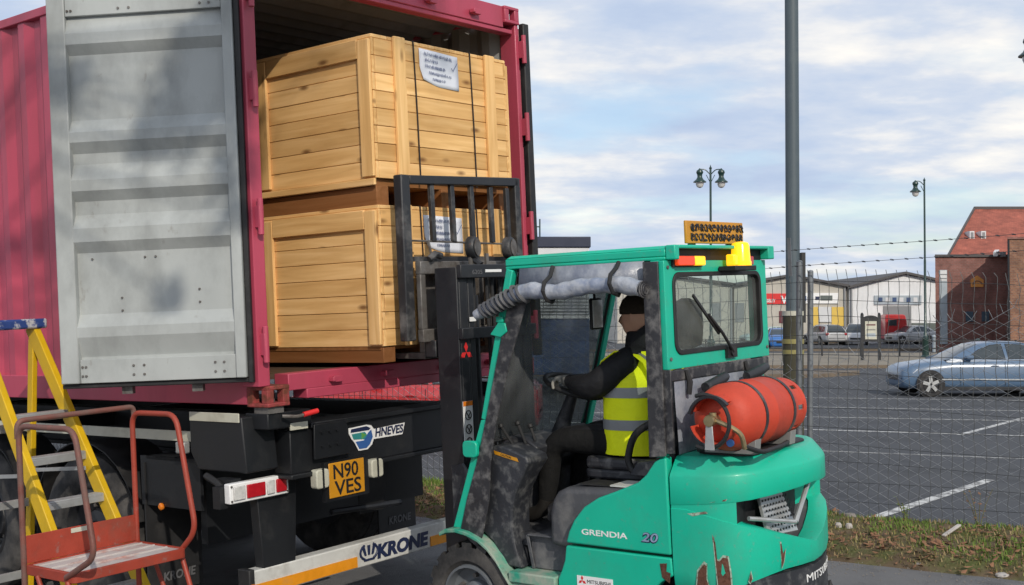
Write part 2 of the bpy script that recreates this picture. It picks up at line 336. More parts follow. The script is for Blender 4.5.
# ================================================================== SETTING: yard, verge, car park
def grid_sheet(name, mat, x0, x1, y0, y1, nx, ny, fn, frame, kind='structure'):
    m = MB(); vs = [(x0 + (x1 - x0) * i / nx, y0 + (y1 - y0) * j / ny) for j in range(ny + 1) for i in range(nx + 1)]
    m.add([(x, y, fn(x, y)) for x, y in vs], [(j * (nx + 1) + i, j * (nx + 1) + i + 1, (j + 1) * (nx + 1) + i + 1, (j + 1) * (nx + 1) + i) for j in range(ny) for i in range(nx)])
    o = m.build(name, mat, frame=frame, recalc=False); o['kind'] = kind; return o
m = MB()
xs = [-80, -12, -5, 3.60]; ys = [-60, -8, 10, 120]
m.add([(x, y, 0) for y in ys for x in xs], [(j * 4 + i, j * 4 + i + 1, (j + 1) * 4 + i + 1, (j + 1) * 4 + i) for j in range(3) for i in range(3)])
o = m.build('yard', 'asphalt_yard', frame=YARD, recalc=False); tag(o, kind='structure')
# verge: a low uneven bank between the yard and the lower car park
def hash2(x, y): return (sin(x * 12.9898 + y * 78.233) * 43758.5453) % 1.0
def vnoise(x, y):
    ix, iy = math.floor(x), math.floor(y); fx, fy = x - ix, y - iy; fx = fx * fx * (3 - 2 * fx); fy = fy * fy * (3 - 2 * fy)
    a, b, c, d = hash2(ix, iy), hash2(ix + 1, iy), hash2(ix, iy + 1), hash2(ix + 1, iy + 1)
    return a + (b - a) * fx + (c - a) * fy + (a - b - c + d) * fx * fy
def verge_z(x, y):
    if x < 5.0:
        e = min(1, max(0, (x - 3.60) / .12)) * min(1, max(0, (5.05 - x) / .15))
        return .012 + e * (.015 + .045 * vnoise(x * 3, y * 3) + .02 * vnoise(x * 9, y * 9)) * 1.0
    w = yw((x, y, 0)).z; t = (x - 5.0) / .8
    return .012 - t * (w + .06)
m = MB(); xs = [3.52 + .1 * i + (.05 * 0) for i in range(15)] + [5.0, 5.2, 5.5, 5.8]; ys = [-60, -30, -16, -10] + [-7 + .12 * i for i in range(110)] + [7, 10, 16, 40, 120]
vv = []
for y in ys:
    for x in xs:
        xe = x + (.06 * (vnoise(y * 2.3, 1.) - .5) + .03 * (vnoise(y * 9, 5.) - .5) if x < 3.6 else 0)
        z = verge_z(x, y) if x > 3.53 else -.004
        vv.append((xe, y, z))
nx = len(xs)
m.add(vv, [(j * nx + i, j * nx + i + 1, (j + 1) * nx + i + 1, (j + 1) * nx + i) for j in range(len(ys) - 1) for i in range(nx - 1)])
o = m.build('verge', 'soil', frame=YARD, recalc=False); tag(o, kind='structure')
# car park: level sheet to the horizon, cut along the fence line
A = yw((5.6, -60, 0)); B_ = yw((5.6, 120, 0))
m = MB(); m.add([(A.x, A.y, 0), (900, -300, 0), (900, 1200, 0), (-900, 1200, 0), (B_.x, B_.y, 0)], [(0, 1, 2, 3, 4)])
o = m.build('car_park', 'asphalt_park', recalc=False); tag(o, kind='structure')
def stripe(x0, y0, x1, y1, w=.1):
    d = Vector((x1 - x0, y1 - y0, 0)).normalized(); n = Vector((-d.y, d.x, 0)) * w / 2
    m = MB(); a = Vector((x0, y0, .005)); b = Vector((x1, y1, .005))
    m.hexa([a - n - Vector((0, 0, .001)), b - n - Vector((0, 0, .001)), b + n - Vector((0, 0, .001)), a + n - Vector((0, 0, .001)), a - n, b - n, b + n, a + n])
    o = m.build('parking_line', 'road_paint', origin=((x0 + x1) / 2, (y0 + y1) / 2, 0)); tag(o, kind='structure')
def ext(p, q, a, b):
    d = (Vector(q) - Vector(p)); return (*(Vector(p) + d * a), *(Vector(p) + d * b))
stripe(*ext((3.649, 12.347), (6.109, 15.384), -.35, 1.0), .13)
stripe(*ext((5.694, 22.233), (8.984, 21.104), -1.5, 3.5), .13)
stripe(*ext((6.253, 25.146), (10.292, 24.171), -1.5, 3), .09)
stripe(*ext((6.956, 27.967), (11.399, 26.766), -1.5, 3), .09)
stripe(*ext((4.795, 18.729), (7.518, 17.669), -1.5, 3.5), .05)
stripe(*ext((7.928, 21.284), (10.601, 24.895), 0, 1.0), .12)
stripe(*ext((12.5, 30.2), (7.6, 31.2), -.6, 1), .09)
# kerbed strips and paving beyond the car park
def slab(name, pts, z0, z1, mat):
    m = MB(); m.loft([[(x, y, z0) for x, y in pts], [(x, y, z1) for x, y in pts]]); o = m.build(name, mat); tag(o, kind='structure'); return o
slab('kerb_island', [(-4, 43.5), (10.3, 41.3), (12.6, 43.6), (12.9, 44.6), (10.5, 44.6), (-4, 47)], -.02, .13, 'kerb_stone')
slab('kerb', [(-10, 50.2), (12.3, 49.2), (40, 51.8), (40, 52.2), (12.3, 49.6), (-10, 50.6)], -.02, .13, 'kerb_stone')
slab('pavement', [(-10, 50.65), (12.3, 49.65), (40, 52.25), (60, 66), (60, 70), (-10, 66)], -.02, .11, 'paving')
slab('kerb', [(-20, 72), (60, 78), (60, 78.4), (-20, 72.4)], -.02, .13, 'kerb_stone')
# ================================================================== SHIPPING CONTAINER
B = 1.38; CW, CH, CL = 2.438, 2.591, 12.19; TOP = B + CH
cont = thing('shipping_container', 'open crimson steel shipping container with grey lined doors on a black trailer', 'container', (CW / 2, CL / 2, B), YARD)
def corrugated(xo, sgn, y0, y1, z0, z1, thick=.004):
    prof = []; y = y0; k = 0
    while y < y1:
        for dy, d in ((.072, 0), (.068, .036), (.070, .036), (.068, 0)):
            prof.append((y, d)); y += dy
    m = MB(); a = [(xo + sgn * d, min(yy, y1), z0) for yy, d in prof]; b = [(p[0], p[1], z1) for p in a]
    a2 = [(p[0] + sgn * thick, p[1], p[2]) for p in a]; b2 = [(p[0] + sgn * thick, p[1], p[2]) for p in b]
    n = len(a); m.add(a + b, [(i, i + 1, n + i + 1, n + i) for i in range(n - 1)], 0); m.add(a2 + b2, [(i, n + i, n + i + 1, i + 1) for i in range(n - 1)], 1)
    return m
corrugated(.012, 1, .17, CL - .1, B + .165, TOP - .062).build('side_wall', ['container_red', 'inside_grey'], cont, ang=20, recalc=False)
corrugated(CW - .012, -1, .17, CL - .1, B + .165, TOP - .062).build('side_wall', ['container_red', 'inside_grey'], cont, ang=20, recalc=False)
for x0, x1 in ((-.0, .06), (CW - .06, CW)):
    m = MB(); m.box(x0, x1, .18, CL - .18, TOP - .062, TOP - .003); m.build('top_rail', 'container_red', cont, bev=.006)
    m = MB(); m.box(x0 + .004, x1 - .004, .18, CL - .18, B + .0125, B + .165); m.build('bottom_rail', 'container_red', cont, bev=.005)
    for (y0, y1) in ((0, .15), (CL - .15, CL)):
        m = MB(); xa, xb = (x0 + .004, x0 + .042) if x0 < 1 else (x1 - .042, x1 - .004)
        xa, xb = (xa - .050, xb - .006) if x0 < 1 and y0 == 0 else (xa, xb); m.box(xa, xb, y0 + .012, y1, B + .118, TOP - .118); m.build('corner_post', 'container_red', cont, bev=.006)
for (x0, x1) in ((0, .162), (CW - .162, CW)):
    for (y0, y1) in ((0, .178), (CL - .178, CL)):
        for z0 in (B, TOP - .118):
            m = MB(); m.box(x0, x1, y0, y1, z0, z0 + .024); m.box(x0, x1, y0, y1, z0 + .094, z0 + .118)
            for xa in (x0, x1 - .05):
                for ya in (y0, y1 - .055): m.box(xa + .001, xa + .049, ya + .001, ya + .054, z0 + .02, z0 + .098)
            m.build('corner_casting', 'rusty_red' if z0 == B else 'container_red', cont, bev=.006)
m = MB(); m.box(.162, CW - .162, .02, .12, TOP - .155, TOP - .004); m.box(.05, CW - .05, .03, .11, TOP - .185, TOP - .154); m.build('header', 'container_red', cont, bev=.005)
m = MB(); m.box(.165, CW - .165, .012, .13, B + .08, B + .175); m.box(.30, CW - .165, .012, .13, B + .026, B + .081); m.build('sill', 'container_red', cont, bev=.005)
for x in (.52, .95, 1.5, 1.95):
    for z, t in ((B + .12, 1), (TOP - .10, -1)):
        m = MB(); m.box(x - .035, x + .035, -.022, .013, z - .018, z + .018); m.box(x - .05, x - .03, -.03, .012, z - .012, z + .012); m.build('cam_keeper', 'container_red', cont, bev=.003)
m = MB(); m.box(.05, CW - .05, .13, CL - .05, B + .145, B + .172); m.build('floor', 'floor_wood', cont)
# roof: transverse ribs, steel grey inside
m = MB(); prof = []; y = .12
while y < CL - .1:
    for dy, d in ((.09, 0), (.03, .045), (.05, .045), (.03, 0)): prof.append((y, d)); y += dy
n = len(prof); za = TOP - .035
m.add([(.05, yy, za - d) for yy, d in prof] + [(CW - .05, yy, za - d) for yy, d in prof], [(i, i + 1, n + i + 1, n + i) for i in range(n - 1)], 0)
m.add([(.05, yy, za - d + .004) for yy, d in prof] + [(CW - .05, yy, za - d + .004) for yy, d in prof], [(i, i + 1, n + i + 1, n + i) for i in range(n - 1)], 1)
m.build('roof', ['inside_grey', 'container_red'], cont, ang=20, recalc=False)
m = MB(); m.box(.05, CW - .05, CL - .06, CL - .02, B + .16, TOP - .05); m.build('front_wall', ['inside_grey'], cont)
for z in (B + .35, B + 1.05, B + 1.75, B + 2.3):
    for x in (-.012, CW + .012):
        m = MB(); m.box(x - .016, x + .016, -.03, .03, z - .06, z + .06); m.cyl((x, -.02, z - .1), (x, -.02, z + .1), .017, n=10); m.build('hinge', 'container_red', cont, bev=.003)
# left door, swung open and standing at an angle beside the container
HX, HY = -.055, .02; DD = Vector((-.548, .836, 0)).normalized(); DN = Vector((-DD.y, DD.x, 0)); DZ0, DZ1 = 1.556, 3.835
if DN.dot(Vector((-1, -1, 0))) < 0: DN = -DN
def dp(s, t, z): p = Vector((HX, HY, 0)) + DD * s + DN * t; return (p.x, p.y, z)
def dbox(m, s0, s1, t0, t1, z0, z1): return m.hexa([dp(s0, t0, z0), dp(s1, t0, z0), dp(s1, t1, z0), dp(s0, t1, z0), dp(s0, t0, z1), dp(s1, t0, z1), dp(s1, t1, z1), dp(s0, t1, z1)])
DWID = 1.09
m = MB(); bands = [(3.60, 3.485, 3.425, 3.37), (3.01, 2.94, 2.885, 2.825), (2.765, 2.676, 2.616, 2.56), (2.485, 2.41, 2.335, 2.275), (1.935, 1.865, 1.81, 1.70)]
prof = [(-.012, DZ1 - .04)]
for a, b, c, d in bands: prof += [(-.012, a), (.028, b), (.028, c), (-.012, d)]
prof += [(-.012, DZ0 + .04)]
s0, s1 = .10, DWID - .10; n = len(prof)
m.add([dp(s0, t, z) for t, z in prof] + [dp(s1, t, z) for t, z in prof] + [dp(s0, t - .004, z) for t, z in prof] + [dp(s1, t - .004, z) for t, z in prof],
      [(i, i + 1, n + i + 1, n + i) for i in range(n - 1)] + [(2 * n + i, 3 * n + i, 3 * n + i + 1, 2 * n + i + 1) for i in range(n - 1)])
door = m.build('door', 'door_grey', cont, ang=15, recalc=False)
tag(door, 'left container door swung open, ribbed grey inner face towards the viewer')
m = MB(); dbox(m, .045, .104, -.045, .03, DZ0, DZ1); m.build('door_stile', 'door_grey', door, bev=.006)
m = MB(); dbox(m, DWID - .104, DWID, -.045, .03, DZ0, DZ1); m.build('door_stile', 'door_grey', door, bev=.006)
m = MB(); dbox(m, .105, DWID - .105, -.045, .024, DZ1 - .255, DZ1); m.build('top_trim', 'door_grey', door, bev=.004)
m = MB(); dbox(m, .105, DWID - .105, -.045, .016, DZ0, DZ0 + .13); m.build('bottom_trim', 'door_grey', door, bev=.004)
m = MB(); dbox(m, .012, .042, -.05, .012, DZ0 - .03, DZ1 + .02); dbox(m, .012, DWID + .01, -.05, -.005, DZ0 - .028, DZ0 - .003); m.build('gasket', 'rubber', door, bev=.005)
for s in (.17, .22, .62, .68, .95, 1.0 - .03):
    for z, t in ((DZ1 - .225, .024), (DZ0 + .09, .016), (DZ0 + .04, .016)):
        if s < DWID - .11: m = MB(); m.cyl(dp(s, t, z), dp(s, t + .006, z), .007, n=8); m.build('rivet', 'worn_steel', door)
for s, z in ((.90, 2.24), (.60, 2.24), (.54, 2.24), (.30, 2.05), (.74, 2.02), (.30, 1.98), (.74, 1.95)): m = MB(); m.cyl(dp(s, -.012, z), dp(s, -.004, z), .006, n=8); m.build('rivet', 'worn_steel', door)
m = MB(); dbox(m, .02, DWID - .02, -.052, -.046, DZ0 + .01, DZ1 - .01); m.build('outer_skin', 'container_red', door)
for s in (.35, .75):
    m = MB(); m.tube([dp(s, -.075, DZ0 - .06), dp(s, -.075, DZ1 + .06)], .017, 10); dbox(m, s - .03, s + .03, -.09, -.05, DZ0 - .07, DZ0 - .02); dbox(m, s - .03, s + .03, -.09, -.05, DZ1 + .005, DZ1 + .05); m.build('lock_rod', 'worn_steel', door)
# right door folded back along the far side
m = MB(); m.box(CW + .03, CW + .085, .035, 1.2, B + .16, TOP - .13); rd = m.build('door', 'container_red', cont, bev=.01); tag(rd, 'right container door folded flat against the far side')
m = MB(); m.box(CW + .027, CW + .092, -.012, .034, B + .13, TOP - .10); m.build('gasket', 'rubber', rd, bev=.008)
# ================================================================== CRATES
CX0, CX1, CY0, CY1 = .67, 1.93, -.25, .87
def make_crate(z0, z1, skid, label, pap, loc_label):
    c = thing('wooden_crate', label, 'crate', ((CX0 + CX1) / 2, (CY0 + CY1) / 2, z0 - skid), YARD, 'pine crates stacked in the container')
    h = z1 - z0; n = 8; ph = h / n
    fm = chamfer_box('plank', CX1 - CX0 - .05, .022, ph - .003, 'pine_x', .002); sm = chamfer_box('plank', .022, CY1 - CY0, ph - .003, 'pine_y', .002)
    for i in range(n):
        z = z0 + ph * (i + .5)
        piece('plank', fm, c, ((CX0 + CX1) / 2, CY0 + .011 + random.uniform(-.002, .002), z)); piece('plank', fm, c, ((CX0 + CX1) / 2, CY1 - .011, z))
        piece('plank', sm, c, (CX0 + .011 + random.uniform(-.002, .002), (CY0 + CY1) / 2, z)); piece('plank', sm, c, (CX1 - .011, (CY0 + CY1) / 2, z))
    nt = 9; tw = (CX1 - CX0) / nt; tm = chamfer_box('plank', tw - .004, CY1 - CY0 - .002, .022, 'pine_y', .003)
    for i in range(nt): piece('plank', tm, c, (CX0 + tw * (i + .5), (CY0 + CY1) / 2, z1 + .011))
    bm_ = chamfer_box('batten', .022, .095, h - .02, 'pine_z', .004)
    for y in (CY0 + .05, CY1 - .165): piece('batten', bm_, c, (CX0 - .0125, y, z0 + h / 2)); piece('batten', bm_, c, (CX1 + .0125, y, z0 + h / 2))
    fb = chamfer_box('batten', .095, .022, h + .03, 'pine_z', .004)
    for x in (CX0 + .22, CX1 - .19): piece('batten', fb, c, (x, CY0 - .0125, z0 + h / 2 + .012))
    piece('top_rail', chamfer_box('top_rail', .020, CY1 - CY0 - .315, .115, 'pine_y', .004), c, (CX0 - .0115, (CY0 + CY1) / 2 - .0575, z1 - .060))
    if skid > .12:
        piece('top_rail', chamfer_box('top_rail', .02, CY1 - CY0, .04, 'pine_y', .004), c, (CX0 - .012, (CY0 + CY1) / 2, z0 - .021))
    m = MB()
    for x in (CX0 + .06, (CX0 + CX1) / 2, CX1 - .06): m = MB(); m.box(x - .05, x + .05, CY0 + .015, CY1 - .015, z0 - skid, z0 - .002 if skid <= .12 else z0 - .042); m.build('skid', 'skid_wood', c, bev=.004)
    m = MB(); m.box(CX0 + .005, CX1 - .005, CY0 + .03, CY1 - .03, z0 - .04 if skid > .12 else z0 - .02, z0 - .001); m.build('base_board', 'skid_x', c)
    for x in (CX0 + .37, CX1 - .36):
        m = MB(); m.tube([(x - .012, CY0 - .004, z1 + .02), (x - .002, CY0 - .006, z0 + h * .5), (x + .006, CY0 - .004, z0 - .02)], .0055, 6); m.tube([(x - .012, CY0 - .004, z1 + .022), (x - .012, CY1, z1 + .026)], .0055, 6); m.build('strap', 'strap_dark', c)
    # paper sheet with handwriting, one lower corner curling
    x0, zt, w, hh = pap
    m = MB(); N = 8; vv = []
    for j in range(N + 1):
        for i in range(N + 1):
            u, v = i / N, j / N; curl = max(0, (1 - u) + v - 1.55); 
            vv.append((x0 + w * u + .06 * curl, CY0 - .006 - .012 * curl - .002 * sin(u * 5 + v * 3), zt - hh * v + .06 * curl - .012 * u))
    m.add(vv, [(j * (N + 1) + i, (j + 1) * (N + 1) + i, (j + 1) * (N + 1) + i + 1, j * (N + 1) + i + 1) for j in range(N) for i in range(N)])
    p = m.build('paper_label', 'paper', c, recalc=False); tag(p, loc_label)
    sd = p.modifiers.new('thickness', 'SOLIDIFY'); sd.thickness = .0008
    m = MB(); rr = random.Random(5)
    for r, (a, b) in enumerate(((.10, .82), (.12, .45), (.12, .64), (.22, .80), (.32, .62))):
        zc = zt - hh * (.14 + .17 * r); u = a
        while u < b:
            ln = rr.uniform(.02, .05); xx = x0 + w * u; yy = CY0 - .0125 - .004 * sin(u * 5 + (.14 + .17 * r) * 3)
            h1 = rr.uniform(.008, .013); z = zc - .012 * u
            m.tube([(xx, yy, z - h1 * .7), (xx + .002, yy - .0004, z + h1), (xx + w * ln * .5, yy, z + rr.uniform(-h1, h1)), (xx + w * ln * .7, yy - .0004, z - h1 * rr.uniform(.2, .9))], .0013, 4); u += ln
    m.tube([(x0 + w * .80, CY0 - .014, zt - hh * .42), (x0 + w * .84, CY0 - .014, zt - hh * .50), (x0 + w * .96, CY0 - .014, zt - hh * .25)], .0025, 5)
    m.build('handwriting', 'ink', p)
    return c
make_crate(2.655, 3.475, .155, 'upper pine crate, topmost of the two, reaching towards the container roof', (1.075, 3.465, .36, .215), 'white handwritten sheet with a curled lower left corner')
make_crate(1.675, 2.478, .095, 'lower pine crate carried on the forks behind the black load guard', (1.05, 2.45, .36, .22), 'white handwritten sheet seen through the guard bars')
# ================================================================== TRAILER
tr = thing('skeletal_trailer', 'black skeletal container trailer with yellow number plate and white underrun bar', 'trailer', (1.22, 3, 0), YARD)
for x in (.78, 1.66):
    m = MB(); m.box(x - .07, x + .07, .22, 11.5, 1.225, 1.25); m.box(x - .012, x + .012, .22, 11.5, .99, 1.225); m.box(x - .07, x + .07, .22, 11.5, .965, .99); m.build('main_beam', 'chassis_black', tr)
m = MB(); m.box(.02, .34, .03, .22, 1.255, 1.345); m.box(2.20, 2.418, .03, .22, 1.255, 1.345); m.box(.341, 2.199, .03, .22, 1.23, 1.262); m.box(.20, 2.24, .06, .2, .98, 1.23); m.box(.18, 2.26, .035, .215, .955, .982)
rb = m.build('rear_bolster', 'chassis_black', tr, bev=.006)
m = MB(); m.hexa([(.34, .014, 1.05), (.62, .014, 1.05), (.62, .028, 1.05), (.34, .028, 1.05), (.345, .014, 1.25), (.60, .014, 1.25), (.60, .028, 1.25), (.345, .028, 1.25)]); m.build('gusset_plate', 'chassis_black', tr, bev=.003)
m = MB()
for x in (.40, .46, .52):
    for z in (1.12, 1.20): m.cyl((x, .014, z), (x, .004, z), .010, n=6)
m.build('gusset_bolts', 'chassis_black', tr)
for y in (2.6, 4.6, 8):
    m = MB(); m.box(.02, 2.418, y, y + .12, 1.12, 1.224); m.build('cross_bolster', 'chassis_black', tr, bev=.006)
# corner box under the left casting
for sx in (0, 1):
    X = (lambda x: x) if not sx else (lambda x: CW - x)
    m = MB(); pts = [(.13, 1.02), (.16, 1.33), (.62, 1.345), (.62, 1.12), (.56, 1.02)]
    m.loft([[(X(-.06), y, z) for y, z in pts], [(X(.17), y, z) for y, z in pts]]); bx_ = m.build('corner_box', 'chassis_black', tr, bev=.008)
    m = MB(); m.box(min(X(-.068), X(-.06)), max(X(-.068), X(-.06)), .17, .61, 1.30, 1.352); m.build('pale_strip', 'cream_strip', bx_, bev=.003)
    m = MB(); m.box(min(X(.02), X(.13)), max(X(.02), X(.13)), .02, .14, 1.344, 1.378); m.cyl((X(.08), .08, 1.37), (X(.08), .08, 1.42), .03, n=12); m.build('twist_lock', 'worn_steel', tr)
    m = MB(); m.tube([(X(.10), .0, 1.325), (X(.16), -.05, 1.318), (X(.25), -.07, 1.33)], .010, 8); m.build('lock_lever', 'worn_steel', tr)
    m = MB(); m.tube([(X(.20), -.062, 1.325), (X(.29), -.08, 1.338)], .015, 10); m.build('lever_grip', 'red_print', tr)
m = MB(); m.box(.18, .31, .028, .035, 1.235, 1.275); m.build('pale_strip', 'cream_strip', tr)
# light cluster
def cluster(x0, x1):
    m = MB(); m.box(x0, x1, .15, .20, .865, .975); o = m.build('light_cluster', 'white_print', tr, bev=.006)
    w = x1 - x0
    for a, b, mt in ((.05, .24, 'lens_clear'), (.27, .58, 'lens_red'), (.61, .74, 'lens_clear'), (.77, .95, 'lens_red')):
        m = MB(); m.box(x0 + w * a, x0 + w * b, .138, .1495, .882, .958); m.build('lens', mt, o, bev=.005)
    m = MB()
    for a in (.025, .975):
        for z in (.88, .96): m.cyl((x0 + w * a, .1495, z), (x0 + w * a, .143, z), .006, n=8)
    m.build('screws', 'worn_steel', o)
    m = MB(); m.box(x0 + .05, x0 + .12, .2, .34, .84, .99); m.box(x0 - .03, x0 + .04, .2, .26, .84, .96); m.build('cluster_bracket', 'chassis_black', o)
cluster(-.165, .255); cluster(CW - .255, CW + .165)
m = MB(); m.tube([(-.12, .22, .90), (-.13, .30, .97), (-.11, .42, 1.0)], .02, 8); m.build('light_cable', 'rubber', tr)
# number plate, lamps, logo
m = MB(); m.box(.44, .735, .02, .028, .80, 1.01); m.box(.42, .76, .029, .06, .78, 1.02); 
m = MB(); m.box(.425, .78, .031, .06, .79, 1.02); m.build('plate_holder', 'chassis_black', tr)
m = MB(); m.box(.452, .737, .022, .030, .808, 1.011); pl = m.build('number_plate', 'plate_yellow', tr, bev=.004); tag(pl, 'square yellow number plate')
text('plate_text', 'N90', .118, (.478, .0205, .918), (1, 0, 0), (0, 0, 1), 'black_print', pl, width=.20, bold=.0015)
text('plate_text', 'VES', .118, (.492, .0205, .822), (1, 0, 0), (0, 0, 1), 'black_print', pl, width=.215, bold=.0015)
for x, s in ((.385, -1), (.83, 1)):
    m = MB(); m.prism(rrect(x - .05, x + .05, .88, .99, .02), 'y', .0, .058); o = m.build('plate_lamp', 'cream_strip', tr, bev=.008)
    m = MB(); m.box(x - .006, x + .006, -.004, .004, .875, .995); m.build('lamp_band', 'black_print', o)
lg = MB(); xl = .655
lg.prism([(xl, 1.16), (xl + .02, 1.127), (xl + .045, 1.10), (xl + .075, 1.05), (xl + .15, 1.05), (xl + .19, 1.075), (xl + .205, 1.105), (xl + .46, 1.105), (xl + .485, 1.175), (xl + .21, 1.165), (xl + .19, 1.19), (xl + .15, 1.198), (xl, 1.192)], 'y', .055, .0585)
lo = lg.build('logo_panel', 'white_print', tr); tag(lo, 'haulage logo with striped letter and dark lettering')
for (pts, mt) in (([(.012, 1.165), (.02, 1.185), (.145, 1.19), (.18, 1.175), (.165, 1.165)], 'navy_print'), ([(.035, 1.122), (.02, 1.155), (.13, 1.157), (.15, 1.135), (.125, 1.115)], 'teal_print'), ([(.14, 1.14), (.10, 1.115), (.10, 1.157)], 'green_print'), ([(.05, 1.107), (.12, 1.107), (.16, 1.15), (.185, 1.165), (.195, 1.12), (.17, 1.08), (.14, 1.06), (.08, 1.06)], 'blue_print')):
    m = MB(); m.prism([(xl + a, z) for a, z in pts], 'y', .0515 + .0004 * random.random(), .0545); m.build('logo_stripe', mt, lo)
text('logo_text', 'HNEVES', .070, (xl + .215, .0535, 1.118), (1, 0, 0), (.12, 0, 1), 'navy_print', lo, width=.25, bold=.002, shear=.15)
# legs and underrun bar
for x0 in (.08, 2.1):
    m = MB(); m.hexa([(x0, .19, .46), (x0 + .24, .19, .46), (x0 + .24, .26, .46), (x0, .26, .46), (x0 - .03, .19, .955), (x0 + .27, .19, .955), (x0 + .27, .26, .955), (x0 - .03, .26, .955)]); m.build('underrun_leg', 'chassis_black', tr, bev=.005)
m = MB(); m.box(-.0, 2.44, .185, .275, .315, .465); ub = m.build('underrun_bar', 'white_paint', tr, bev=.008); tag(ub, 'white underrun bar with orange stripe and dark lettering')
for x0, x1 in ((.005, .80), (1.47, 2.43)):
    m = MB(); m.box(x0, x1, .178, .1845, .325, .388); m.build('reflective_stripe', 'orange_tape', ub)
text('bar_lettering', 'KRONE', .115, (.975, .1835, .345), (1, 0, 0), (0, 0, 1), 'navy_print', ub, width=.475, bold=.006, shear=.12)
m = MB()
for k in range(5):
    a = -1.0 + k * .5; c = (.70 + .0 * k, .395)
    if k in (1, 3): continue
    m.prism([(.70 + sin(a) * .035 - .008, .365 + .015), (.70 + sin(a) * .06 - .012, .44), (.70 + sin(a) * .06 + .012, .44), (.70 + sin(a) * .035 + .008, .365 + .015)], 'y', .180, .1845)
m.tube([(.70 + .075 * cos(RAD(t)), .182, .40 + .05 * sin(RAD(t))) for t in range(-60, 61, 20)], .008, 6); m.tube([(.70 - .075 * cos(RAD(t)), .182, .40 + .05 * sin(RAD(t))) for t in range(-60, 61, 20)], .008, 6)
m.box(.655, .745, .180, .1845, .345, .358); m.build('crown_emblem', 'navy_print', ub).location.x += .205
for x in (-.012, 2.452):
    m = MB(); m.box(x - .02, x + .02, .18, .28, .305, .475); e = m.build('bar_end_cap', 'rubber', ub, bev=.006)
    m = MB(); m.cyl((x, .179, .37), (x, .168, .37), .026, n=16); m.build('round_reflector', 'lens_amber', e)
# inner flaps and plates behind the bar
m = MB(); m.hexa([(1.20, .55, .55), (1.42, .55, .55), (1.42, .56, .55), (1.20, .56, .55), (1.10, .45, .95), (1.40, .45, .95), (1.40, .46, .95), (1.10, .46, .95)]); m.build('rubber_flap', 'rubber', tr)
m = MB(); m.box(1.9, 2.36, .40, .42, .40, .95); m.build('mud_flap', 'rubber', tr)
m = MB(); m.cyl((2.12, .39, .72), (2.12, .375, .72), .03, n=14); m.build('round_reflector', 'lens_clear', tr)
m = MB(); m.tube([(.9, .5, .62), (1.45, .42, .60)], .02, 8); m.build('brace_rod', 'black_steel', tr)
m = MB(); m.box(.25, 2.2, .9, .96, .5, .95); m.build('chassis_plate', 'chassis_black', tr)
# wheels
def road_wheel(name, parent, o, ax, R, W, rim, mats=('tyre', 'black_steel')):
    ax = Vector(ax); h = W / 2; c = Vector(o)
    prof = [(rim, -h * .8), (rim + .03, -h * .95), (R * .80, -h), (R * .95, -h * .93), (R, -h * .78), (R, -h * .42), (R - .013, -h * .40), (R - .013, -h * .34), (R, -h * .32), (R, h * .32), (R - .013, h * .34), (R - .013, h * .40), (R, h * .42), (R, h * .78), (R * .95, h * .93), (R * .80, h), (rim + .03, h * .95), (rim, h * .8)]
    w = MB().lathe(prof, c, ax, 40, loop=True).build('wheel', mats[0], parent); 
    m = MB(); m.lathe([(rim, -h * .8), (rim, h * .8), (rim * .93, h * .86), (rim * .86, h * .55), (rim * .55, h * .35), (rim * .5, h * .55), (rim * .28, h * .6), (rim * .25, h * .95), (.01, h * .98)], c, ax, 30); m.build('rim', mats[1], w)
    m = MB(); u = ax.orthogonal().normalized(); v = ax.cross(u)
    for k in range(10):
        a = 2 * pi * k / 10; q = c + (u * cos(a) + v * sin(a)) * rim * .62 + ax * h * .38; m.cyl(q, q + ax * .03, .013, n=6)
    m.build('wheel_nuts', 'worn_steel', w); return w
for y in (1.86, 3.17, 4.48):
    for s in (-1, 1):
        x = .215 if s < 0 else CW - .215
        road_wheel('wheel', tr, (x, y, .515), (s, 0, 0), .515, .37, .29)
        xa, xb = (.02, .40) if s < 0 else (CW - .40, CW - .02); m = MB(); rings = []
        for k in range(13):
            a = RAD(12 + 156 * k / 12); rings.append([(xa, y + .60 * cos(a), .52 + .60 * sin(a)), (xb, y + .60 * cos(a), .52 + .60 * sin(a)), (xb, y + .592 * cos(a), .52 + .592 * sin(a)), (xa, y + .592 * cos(a), .52 + .592 * sin(a))])
        mg = m.loft(rings).build('mudguard', 'rubber', tr)
    m = MB(); m.cyl((.3, y, .515), (2.14, y, .515), .07, n=12); m.build('axle', 'chassis_black', tr)
for x0, x1 in ((.02, .42), (CW - .42, CW - .02)):
    m = MB(); m.box(x0, x1, 1.19, 1.205, .20, 1.02); fl = m.build('mud_flap', 'rubber', tr)
    text('flap_lettering', 'KRONE', .075, (x0 + .10, 1.186, .27), (1, 0, 0), (0, 0, 1), 'grey_print', fl, width=.24, bold=.002, shear=.12)
m = MB(); m.box(.03, .30, .70, 1.18, 1.04, 1.06); m.box(.03, .05, .66, 1.24, .76, 1.06); m.build('side_skirt', 'chassis_black', tr)
for y in (1.04, 2.52, 3.8):
    m = MB(); m.lathe([(.022, 0), (.022, .012), (.012, .02)], (.03 if y < 1.1 else .028, y, .76), (-1, 0, 0), 14); m.build('side_marker', 'lens_amber', tr)
m = MB(); m.box(-.05, -.0, .70, .78, 1.10, 1.17); m.build('air_coupling', 'alloy', tr, bev=.01)
m = MB(); m.box(.045, .06, .64, 6.6, 1.16, 1.22); m.build('pale_rail', 'cream_strip', tr)
# landing legs so that the trailer stands
for x in (.5, 1.94): m = MB(); m.box(x - .06, x + .06, 9.2, 9.32, 0, 1.2); m.build('landing_leg', 'chassis_black', tr)
